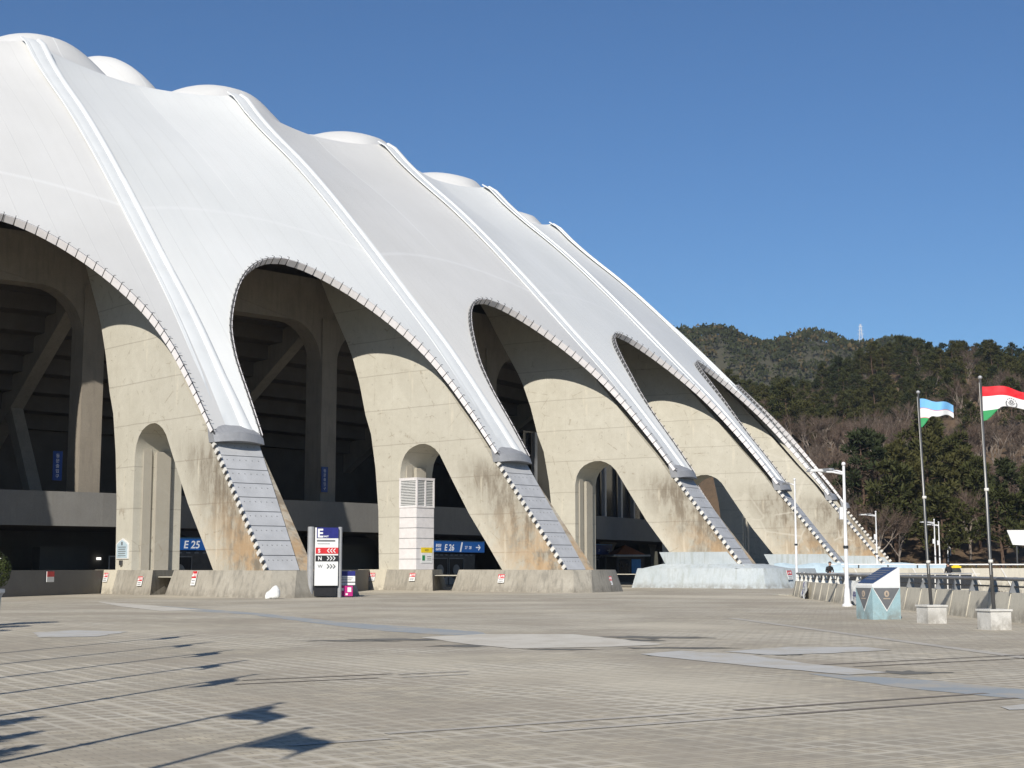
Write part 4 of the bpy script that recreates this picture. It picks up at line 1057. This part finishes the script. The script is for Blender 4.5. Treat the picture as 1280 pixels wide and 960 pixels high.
# ------------------------------------------------------------------ lamp posts
def lamp(x, y, top, lab, rz=R(170), twin=True, mid=True):
    S = thing('street_lamp', lab, 'street lamp', (x, y, 0), 0, 'white lamp posts along the road')
    m = MB(); m.lathe([(.22, 0), (.22, .06), (.15, .12), (.105, .7), (.085, .75), (.075, top * .5), (.068, top * .5 + .02), (.055, top)], 14); P = m.build('post', 'lamp', S, 40)
    m = MB(); m.lathe([(.03, 0), (.08, .03), (.09, .09), (.06, .15), (.01, .17)], 10, (0, 0, top)); m.build('finial', 'lamp', P, True)
    m = MB(); m.lathe([(.10, -.06), (.11, -.05), (.11, .05), (.10, .06)], 12, (0, 0, top * .42)); m.build('collar', 'rail', P)
    heads = [(rz, top - .35, 1.0), (rz - R(50), top - .28, .9)] if twin else [(rz, top - .3, 1.0)]
    for a, z, L in heads:
        d = Vector((math.cos(a), math.sin(a), 0)); o = Vector((0, 0, z))
        m = MB(); m.tube([o, o + d * .45 * L + up * .10, o + d * .95 * L + up * .12], [.045, .04, .03], 8); A = m.build('arm', 'lamp', S, True)
        h = MB(); c = o + d * (1.12 * L) + up * .17
        q = Vector((-d.y, d.x, 0)); ring_ = [c - d * .42 + q * .07, c - d * .3 + q * .14, c + d * .25 + q * .15, c + d * .42 + q * .08, c + d * .42 - q * .08, c + d * .25 - q * .15, c - d * .3 - q * .14, c - d * .42 - q * .07]
        h.hexa([p - up * .05 + d * .0 for p in ring_], [p.lerp(c, .18) + up * .06 for p in ring_]); hd_ = h.build('lamp_head', 'railgray', A)
    if mid:
        m = MB(); m.box((-.16, 0, top * .66), (.14, .2, .5)); m.build('control_box', 'lamp', P)
    return S
lamp(13.72, 61.0, 5.75, 'nearest white lamp post with twin heads, left of the cyan pedestal')
lamp(18.95, 99.0, 7.35, 'slim white lamp post in front of the right end of the blue plinth', R(110), False, False)
lamp(34.4, 140, 6.7, 'white lamp post beside the foot of the last sloping leg')
lamp(45.6, 160, 6.6, 'tallest looking white lamp post close beside the left flagpole')
lamp(47.8, 166, 6.5, 'white lamp post standing just right of the flagpole by the dark figure')
lamp(54.6, 186, 6.6, 'white lamp post, left one of the thin pair below the big pines')
lamp(57.3, 194, 6.5, 'white lamp post, right one of the thin pair below the big pines')
lamp(66.3, 209, 6.5, 'far white lamp post against russet shrubs, near the right flagpole')

# ------------------------------------------------------------------ people
def person(loc, rz, lab, lean=0.0, h=1.74):
    P = thing('person', lab, 'person', loc, rz)
    k = h / 1.75; V = []; E = []; Rr = []
    def add(p, r, par=None):
        V.append(Vector(p) * k); Rr.append(r * k)
        if par is not None: E.append((par, len(V) - 1))
        return len(V) - 1
    ly = lean
    pel = add((0, 0, .95), .135); ab = add((0, .03 + ly * .3, 1.12), .13, pel); ch = add((0, .05 + ly * .7, 1.33), .15, ab); nk = add((0, .07 + ly, 1.49), .06, ch)
    hd0 = add((0, .09 + ly * 1.1, 1.57), .075, nk); hd1 = add((0, .095 + ly * 1.15, 1.66), .092, hd0); add((0, .09 + ly * 1.15, 1.73), .06, hd1)
    for s in (-1, 1):
        hp = add((s * .10, 0, .90), .095, pel); kn = add((s * .11, .03, .50), .06, hp); an = add((s * .12, -.02, .09), .042, kn); add((s * .13, .14, .05), .035, an)
        sh = add((s * .19, .05 + ly * .8, 1.41), .062, ch); el = add((s * .26, .08 + ly * .6, 1.14), .045, sh); wr = add((s * .12, .30 + ly * .5, 1.10), .032, el)
        pm = add((s * .08, .36 + ly * .5, 1.10), .030, wr)
        for f in range(4): a = add((s * .08 + (f - 1.5) * .018, .42 + ly * .5, 1.10), .010, pm); add((s * .08 + (f - 1.5) * .018, .455 + ly * .5, 1.075 + .004 * f), .009, a)
        add((s * .045, .385 + ly * .5, 1.09), .011, pm)
    me = bpy.data.meshes.new('body'); me.from_pydata(V, E, [])
    o = bpy.data.objects.new('body', me); COL.objects.link(o)
    sk = o.modifiers.new('skin', 'SKIN'); o.modifiers.new('sub', 'SUBSURF').levels = 1
    for i, r in enumerate(Rr): me.skin_vertices[0].data[i].radius = (r, r)
    me.skin_vertices[0].data[0].use_root = True
    dg = bpy.context.evaluated_depsgraph_get(); dg.update(); nm = bpy.data.meshes.new_from_object(o.evaluated_get(dg)); bpy.data.objects.remove(o)
    for mt in ('cloth', 'skin'): nm.materials.append(MT[mt])
    for p in nm.polygons:
        c = p.center / k; p.use_smooth = True
        p.material_index = 1 if (c.z > 1.50 or (c.y > .31 + ly * .5 and c.z > .9)) else 0
    b = link('body', nm, P)
    bm = bmesh.new(); bmesh.ops.create_uvsphere(bm, u_segments=14, v_segments=10, radius=.108)
    bmesh.ops.delete(bm, geom=[v for v in bm.verts if v.co.z < -.02 and v.co.y > -.03 or v.co.z < -.07 or (v.co.y > .06 and v.co.z < .03)], context='VERTS')
    hm = bpy.data.meshes.new('hair'); bm.to_mesh(hm); bm.free(); hm.materials.append(MT['black']); hm.polygons.foreach_set('use_smooth', [True] * len(hm.polygons))
    hr = link('hair', hm, P, Vector((0, .085 + ly * 1.15, 1.675)) * k)
    fm = MB()
    for s in (-1, 1): fm.mat(1).box((s * .035, .09, 0), (.022, .012, .012))
    fm.mat(0).prism([(-.014, .085, -.035), (.014, .085, -.035), (0, .085, .012)], (0, .028, 0)); fm.mat(1).box((0, .083, -.062), (.045, .008, .008)); fm.mat(0)
    for s in (-1, 1): fm.box((s * .098, 0, -.01), (.02, .035, .055))
    fm.build('face', ['skin', 'black'], P).location = Vector((0, .10 + ly * 1.15, 1.655)) * k
    return P
person((20.3, 95.3, .16), R(192), 'person in black jacket leaning on the railing near the blue plinth', .10, 1.76)
person((27.2, 92.5, .16), R(20), 'dark clothed person standing behind the railing, between the flagpoles', .02, 1.72)

# ------------------------------------------------------------------ plants
def ball_planter(x, y, lab, grp, s=1.0):
    S = thing('potted_shrub', lab, 'planter', (x, y, 0), 0, grp)
    m = MB(); m.lathe([(.30, 0), (.34, .05), (.30, .12), (.33, .75), (.38, .86), (.43, .9), (.43, 1.0), (.36, 1.0), (.34, .93)], 8); m.build('pot', 'pot', S, 30)
    m = MB(); m.tube([(0, 0, .9), (0, 0, 1.2)], .04, 6); m.build('stem', 'bark', S)
    rs = random.Random(int(x * 100)); m = MB()
    for k in range(2600):
        d = Vector((rs.gauss(0, 1), rs.gauss(0, 1), rs.gauss(0, 1))).normalized(); r = .56 * rs.uniform(.80, 1.02) * s; c = Vector((0, 0, 1.5)) + d * r
        a = (d + Vector((rs.uniform(-1, 1), rs.uniform(-1, 1), rs.uniform(-1, 1))) * .6).normalized(); b = a.orthogonal().normalized(); e = a.cross(b); w = .035
        m.face([c - b * w, c + e * w * .6, c + b * w, c - e * w * .6])
    m.build('crown', 'topiary', S)
ball_planter(-14.42, 41.1, 'clipped ball shrub in a pale pot at the left edge', 'ball shrubs in pots')
for x, y in ((-14.3, 38.2), (-13.9, 35.4), (-13.3, 32.6)): ball_planter(x, y, 'clipped ball shrub in a pot, left of the frame', 'ball shrubs in pots outside left')
# spiky conifers in tubs beyond the left edge of the frame (their shadows lie bottom left)
def tub_conifer(x, y, seed):
    S = thing('potted_conifer', 'spiky conifer in a tub, left of the frame', 'planter', (x, y, 0), 0, 'tub conifers outside left'); rs = random.Random(seed)
    m = MB(); m.lathe([(.32, 0), (.4, .55), (.36, .55)], 10); m.build('pot', 'pot', S)
    m = MB()
    for k in range(260):
        t = rs.random(); z = .6 + 1.5 * t; a = rs.uniform(0, 6.28); r = .55 * (1 - t) + .08
        p = Vector((0, 0, z)); q = Vector((math.cos(a) * r * rs.uniform(.6, 1.3), math.sin(a) * r * rs.uniform(.6, 1.3), z + .25)); w = Vector((-math.sin(a), math.cos(a), 0)) * .05
        m.face([p - w, p + w, q])
    m.build('crown', 'topiary', S)
tub_conifer(-5.55, 11.5, 1); tub_conifer(-5.2, 10.4, 2); tub_conifer(-6.0, 13.0, 3)

# ------------------------------------------------------------------ hill and woods
def sst(a, b, x):
    t = min(1, max(0, (x - a) / (b - a))); return t * t * (3 - 2 * t)
def hill_z(x, y):
    top = 46 + 7.0 * sst(66, 112, x) + .015 * (x - 46) + 2.4 * math.sin(x * .055 + 1.1) + 1.5 * math.sin(x * .13)
    f = max(0.0, (y - 178) / 250.0); z = top * (1.06 * f if f < .85 else 1.06 * (.85 + .15 * math.sin(min(1, (f - .85) / .3) * math.pi / 2) * .9))
    z *= sst(20, 60, x - (-.1) * y * 0 + 30 * sst(250, 400, y))
    z *= 1 - sst(440, 620, y) * .75
    z += (1.6 * math.sin(x * .11 + y * .07) + 1.2 * math.sin(x * .05 - y * .13)) * sst(185, 260, y)
    return max(-.3, z)
def far_z(x, y):
    return (120 + 34 * sst(330, 90, x)) * sst(640, 920, y) * (1 + .05 * math.sin(x * .03 + .6) + .025 * math.sin(x * .11)) - 2
def terrain(name, fn, x0, x1, y0, y1, n, mt):
    m = MB(); vs = [(x0 + (x1 - x0) * i / n, y0 + (y1 - y0) * j / n) for j in range(n + 1) for i in range(n + 1)]
    m.mesh([(x, y, fn(x, y)) for x, y in vs], [(j * (n + 1) + i, j * (n + 1) + i + 1, (j + 1) * (n + 1) + i + 1, (j + 1) * (n + 1) + i) for j in range(n) for i in range(n)])
    o = m.build(name, mt, None, True); o['kind'] = 'structure'; return o
terrain('hill', hill_z, 35, 420, 170, 640, 90, 'soil')
terrain('far_hill', far_z, -200, 700, 640, 1250, 60, 'farhill')

def pine_mesh(seed, h, w, dark):
    rs = random.Random(seed); tr = MB(); lean = Vector((rs.uniform(-.06, .06), rs.uniform(-.06, .06), 0)); p = [Vector((0, 0, -.5))]
    for k in range(1, 6): p.append(Vector((lean.x * k * h / 5 + rs.uniform(-.1, .1), lean.y * k * h / 5 + rs.uniform(-.1, .1), h * .9 * k / 5)))
    tr.tube(p, [.20, .17, .14, .11, .07, .03], 6)
    cr = MB(); nC = 34
    for k in range(nC):
        t = (k + rs.random()) / nC; z = h * (.30 + .70 * t); rad = w * (1 - t ** 2.2) ** .6 * rs.uniform(.35, 1.0); a = rs.uniform(0, 6.283)
        ax = p[min(5, int(t * 5))]; c = Vector((ax.x + rad * math.cos(a), ax.y + rad * math.sin(a), z)); s = rs.uniform(.55, 1.05) * (1.15 - .4 * t)
        if rad > w * .3: tr.tube([Vector((ax.x, ax.y, z - rad * .35)), c - Vector((0, 0, .15))], [.05, .02], 4, False)
        for q in range(72):
            d = Vector((rs.gauss(0, 1), rs.gauss(0, 1), rs.gauss(0, .62))).normalized(); e = c + Vector((d.x * s, d.y * s, d.z * s * .62)) * rs.uniform(.45, 1.0)
            g = (d + Vector((rs.uniform(-.7, .7), rs.uniform(-.7, .7), rs.uniform(.1, 1.0)))).normalized(); b = g.orthogonal().normalized(); b.rotate(Quaternion(g, rs.uniform(0, 3.1)))
            L = rs.uniform(.28, .55); wd = rs.uniform(.055, .11)
            cr.face([e - b * wd, e + b * wd, e + g * L + b * wd * .5, e + g * L - b * wd * .5])
    return tr, cr
def bare_mesh(seed, h, twig='twig'):
    rs = random.Random(seed); m = MB(); tw = MB()
    def grow_(p, d, L, r, lv):
        q = p + d * L
        (m).tube([p, p.lerp(q, .5) + Vector((rs.uniform(-.06, .06), rs.uniform(-.06, .06), 0)) * L, q], [r, r * .85, r * .65], 5 if lv < 2 else 3, False)
        if lv >= 3:
            for k in range(26):
                a = (d + Vector((rs.gauss(0, .55), rs.gauss(0, .55), rs.gauss(.15, .4)))).normalized(); b = a.orthogonal().normalized(); b.rotate(Quaternion(a, rs.uniform(0, 3.1))); s = p.lerp(q, rs.uniform(.0, 1)); l = rs.uniform(.5, 1.5)
                tw.face([s - b * .022, s + b * .022, s + a * l + b * .006, s + a * l - b * .006])
            return
        n = rs.choice((2, 3, 3)) if lv else 4
        for k in range(n):
            dv = (d + Vector((rs.gauss(0, .42), rs.gauss(0, .42), rs.gauss(.12, .2)))).normalized(); grow_(p.lerp(q, rs.uniform(.6, 1.0)), dv, L * rs.uniform(.6, .85), r * .6, lv + 1)
    grow_(Vector((0, 0, -.4)), Vector((rs.uniform(-.08, .08), rs.uniform(-.08, .08), 1)).normalized(), h * .36, .15, 0)
    return m, tw
def shrub_mesh(seed, s, flat=1.0, n=900):
    rs = random.Random(seed); m = MB()
    for k in range(n):
        d = Vector((rs.gauss(0, 1), rs.gauss(0, 1), abs(rs.gauss(0, .8)))).normalized(); c = Vector((d.x * s, d.y * s, d.z * s * .8 * flat)) * rs.uniform(.5, 1.0) * (1 + .18 * math.sin(d.x * 5 + seed) + .12 * math.sin(d.y * 7))
        g = (d + Vector((rs.uniform(-.8, .8), rs.uniform(-.8, .8), rs.uniform(-.1, .9)))).normalized(); b = g.orthogonal().normalized(); b.rotate(Quaternion(g, rs.uniform(0, 3.1))); L = rs.uniform(.16, .36)
        m.face([c - b * .07, c + b * .07, c + g * L])
    return m
pines = []
for k, (h, w, dk) in enumerate(((10.5, 3.0, 0), (9.0, 2.7, 1), (11.5, 2.8, 0), (8.5, 3.1, 0), (10, 3.3, 1))):
    tr, cr = pine_mesh(20 + k, h, w, dk); mt = 'pine2' if dk else 'pine1'
    both = MB(); both.mesh(tr.v, tr.f); both.mat(1); both.mesh(cr.v, cr.f)
    pines.append((tr.make('trunk', 'bark'), cr.make('crown', mt), both.make('pine_tree', ['bark', mt])))
bares = []
for k, h in enumerate((9.5, 8.5, 10.5, 8.0, 9.0)):
    m, tw = bare_mesh(50 + k, h); both = MB(); both.mesh(m.v, m.f); both.mat(1); both.mesh(tw.v, tw.f)
    bares.append((m.make('trunk', 'barebark', True), tw.make('crown', 'twig'), both.make('bare_tree', ['barebark', 'twig'])))
rs = random.Random(77); spots = []
y = 184.0
while y < 452:
    sp = 5.6 if y < 260 else 5.9; x = max(44, .10 * y); x1 = .43 * y
    while x < x1:
        px, py = x + rs.uniform(-2.3, 2.3), y + rs.uniform(-2.3, 2.3); spots.append((px, py)); x += sp
    y += sp * .95
npine = nbare = 0; rest = MB()
def clump_noise(x, y): return math.sin(x * .061 + 1.7) + math.sin(y * .047 + x * .03) + .7 * math.sin(x * .13 - y * .09 + .5)
for (x, y) in sorted(spots, key=lambda p: p[1]):
    z = hill_z(x, y); rz = rs.uniform(0, 6.28); c = clump_noise(x, y); pick = rs.random()
    if y < 205:
        if not (50 < x < 65) and pick < .35: continue
        pick = rs.random()
    barezone = 228 < y < 322
    bare = (barezone and (c > -1.3 if y > 240 else c > -.2) and pick < .93) or (not barezone and pick < (.10 if y > 330 else .22))
    if y < 240: bare = pick < (.05 if 49 < x < 65 and y < 226 else .9)
    s = rs.uniform(.82, 1.22) * (.84 if y > 320 else 1) * (1.25 if y < 226 and 49 < x < 65 else 1)
    if bare and nbare < 298:
        T_, C_, Bt = rs.choice(bares); nbare += 1
        if y < 225:
            S = thing('bare_tree', 'leafless grey brown tree low on the wooded hill', 'tree', (x, y, z), rz, 'leafless trees low on the hill'); link('trunk', T_, S); link('crown', C_, S)
        else: S = tag(link('bare_tree', Bt, None, (x, y, z), rz), 'leafless grey brown tree on the wooded hillside', 'tree', 'leafless trees on the hillside')
        S.scale = (s, s, s)
    elif not bare:
        T_, C_, Bp = rs.choice(pines)
        if npine < 295:
            npine += 1
            if y < 240:
                S = thing('pine_tree', 'dense dark pine at the foot of the hill', 'tree', (x, y, z), rz, 'pines at the foot of the hill'); link('trunk', T_, S); link('crown', C_, S)
            else: S = tag(link('pine_tree', Bp, None, (x, y, z), rz), 'green pine on the wooded hillside', 'tree', 'pines on the hillside')
            S.scale = (s, s, s)
        else:
            M = Matrix.Translation((x, y, z)) @ Matrix.Rotation(rz, 4, 'Z') @ Matrix.Scale(s, 4); rest.cur = 0
            src = Bp; k0 = len(rest.v); rest.v += [tuple(M @ v.co) for v in src.vertices]
            dk = 2 if src.materials[1].name.startswith('dark') else 1
            for p in src.polygons: rest.f.append(tuple(k0 + q for q in p.vertices)); rest.mi.append(0 if p.material_index == 0 else dk)
me = bpy.data.meshes.new('distant_pines'); me.from_pydata(rest.v, [], rest.f)
for q in ('bark', 'pine1', 'pine2'): me.materials.append(MT[q])
me.polygons.foreach_set('material_index', rest.mi)
tag(link('distant_pines', me), 'mass of pines along the upper slope of the hill', 'wood', None, 'stuff')
print('trees', npine, nbare, len(spots))
# shrubs
for k, (x, y, s, mt, lab, grp) in enumerate([(37 + 3.6 * i + rs.uniform(-1, 1), 168 + rs.uniform(-4, 6), rs.uniform(1.4, 2.4), 'olive', 'rounded olive shrub behind the road wall', 'olive shrubs below the hill') for i in range(9)]
        + [(58 + 2.6 * i, 178 + rs.uniform(-3, 3), rs.uniform(1.5, 2.3), 'russet', 'russet leafless shrub behind the road wall', 'russet shrubs below the hill') for i in range(8)]):
    o = link('shrub', shrub_mesh(k, s).make('shrub', mt), None, (x, y, max(0, hill_z(x, y)) + .2)); tag(o, lab, 'shrub', grp)
for k in range(16):
    x = rs.uniform(30, 56) if k < 10 else rs.uniform(20, 30); y = rs.uniform(94, 121) if k < 10 else rs.uniform(60, 84)
    o = link('shrub', shrub_mesh(100 + k, 2.0, 1.9, 1300).make('shrub', 'twig'), None, (x, y, -3.7)); tag(o, 'dark leafless bush growing in the sunken strip', 'shrub', 'bushes in the sunken strip')
# far wood
rs = random.Random(5); m = MB()
for k in range(5200):
    x = rs.uniform(60, 420); y = rs.uniform(720, 965); z = far_z(x, y); s = rs.uniform(2.4, 4.4); c = Vector((x, y, z + s * .8)); m.cur = rs.choice((0, 0, 0, 1, 1, 1, 1, 2))
    for q in range(13):
        d = Vector((rs.gauss(0, 1), rs.gauss(0, 1), abs(rs.gauss(0, .8)))).normalized(); e = c + d * s * rs.uniform(.6, 1.0); b = d.orthogonal().normalized(); b.rotate(Quaternion(d, rs.uniform(0, 3.1))); g = (d + Vector((0, 0, .6))).normalized()
        m.face([e - b * s * .3, e + b * s * .3, e + g * s * .42])
me = bpy.data.meshes.new('distant_forest'); me.from_pydata(m.v, [], m.f)
for q in ('pine2', 'pine2', 'olive'): me.materials.append(MT[q])
me.polygons.foreach_set('material_index', m.mi)
tag(link('distant_forest', me), 'dark wood covering the far hill', 'wood', None, 'stuff')
# lattice masts on the far ridge
def mast(x, y, z, h, lab):
    S = thing('lattice_mast', lab, 'mast', (x, y, z), 0, 'lattice masts on the ridge'); m = MB(); b = h * .09
    lv = 8
    for k in range(lv):
        f0, f1 = k / lv, (k + 1) / lv; w0, w1 = b * (1 - .8 * f0), b * (1 - .8 * f1)
        c0 = [(sx * w0, sy * w0, f0 * h) for sx, sy in ((-1, -1), (1, -1), (1, 1), (-1, 1))]; c1 = [(sx * w1, sy * w1, f1 * h) for sx, sy in ((-1, -1), (1, -1), (1, 1), (-1, 1))]
        for q in range(4): m.bar(c0[q], c1[q], .15, .15); m.bar(c0[q], c1[(q + 1) % 4], .08, .08)
    m.build('tower', 'lamp', S)
    m = MB()
    for z_, w in ((.62, 2.2), (.76, 1.9), (.9, 1.5)): m.bar((-w, 0, z_ * h), (w, 0, z_ * h), .2, .2)
    m.build('crossarm', 'lamp', S)
mast(203, 952, 139, 16.5, 'pale lattice mast on the ridge, left one of the two'); mast(226, 945, 141, 17.0, 'pale lattice mast on the ridge, right one of the two')

# ------------------------------------------------------------------ air
m = MB(); m.box((250, 560, 122), (1700, 1500, 260)); hz = m.make('haze', [])
hm = bpy.data.materials.new('thin_air'); hm.use_nodes = True; hm.node_tree.nodes.remove(hm.node_tree.nodes['Principled BSDF'])
pv = hm.node_tree.nodes.new('ShaderNodeVolumePrincipled'); pv.inputs['Density'].default_value = HAZE; pv.inputs['Color'].default_value = (.82, .90, 1.0, 1); pv.inputs['Anisotropy'].default_value = .2
hm.node_tree.links.new(pv.outputs[0], hm.node_tree.nodes['Material Output'].inputs['Volume']); hz.materials.append(hm)
hzo = link('haze', hz); hzo['kind'] = 'stuff'

# ------------------------------------------------------------------ light, sky, camera
AZ, EL = R(15.5), R(34)
d = Vector((math.sin(AZ) * math.cos(EL), math.cos(AZ) * math.cos(EL), -math.sin(EL)))
sun = bpy.data.lights.new('sun', 'SUN'); sun.energy = 4.3; sun.angle = R(.53); sun.color = (1.0, .945, .86)
so = bpy.data.objects.new('sun', sun); COL.objects.link(so); so.rotation_euler = d.to_track_quat('-Z', 'Y').to_euler(); so.location = (0, -50, 80)
w = bpy.data.worlds.new('World'); SC.world = w; w.use_nodes = True; nt = w.node_tree; bg = nt.nodes['Background']
sky = nt.nodes.new('ShaderNodeTexSky'); sky.sky_type = 'NISHITA'; sky.sun_disc = False; sky.sun_elevation = EL; sky.sun_rotation = math.pi + AZ
sky.altitude = 60; sky.air_density = 1.0; sky.dust_density = .0; sky.ozone_density = 5.0
tint = nt.nodes.new('ShaderNodeMix'); tint.data_type = 'RGBA'; tint.blend_type = 'MULTIPLY'; tint.inputs[0].default_value = 1.0; tint.inputs[7].default_value = (.70, .91, 1.09, 1)
nt.links.new(sky.outputs[0], tint.inputs[6]); nt.links.new(tint.outputs[2], bg.inputs[0]); bg.inputs[1].default_value = .062
cam = bpy.data.cameras.new('camera'); co = bpy.data.objects.new('camera', cam); COL.objects.link(co); SC.camera = co
cam.sensor_width = 36; cam.lens = 36 * 1844.107 / 1280; cam.clip_end = 9000; cam.clip_start = .1
co.location = (0, 0, EYE); co.rotation_euler = (math.pi / 2 + math.atan((708.751 - 480) / 1844.107), 0, 0)
vs = SC.view_settings; vs.view_transform = 'Standard'; vs.look = 'None'; vs.exposure = .44; vs.gamma = 1; vs.use_curve_mapping = False
SC.cycles.max_bounces = 5; SC.cycles.diffuse_bounces = 3; SC.cycles.transparent_max_bounces = 4
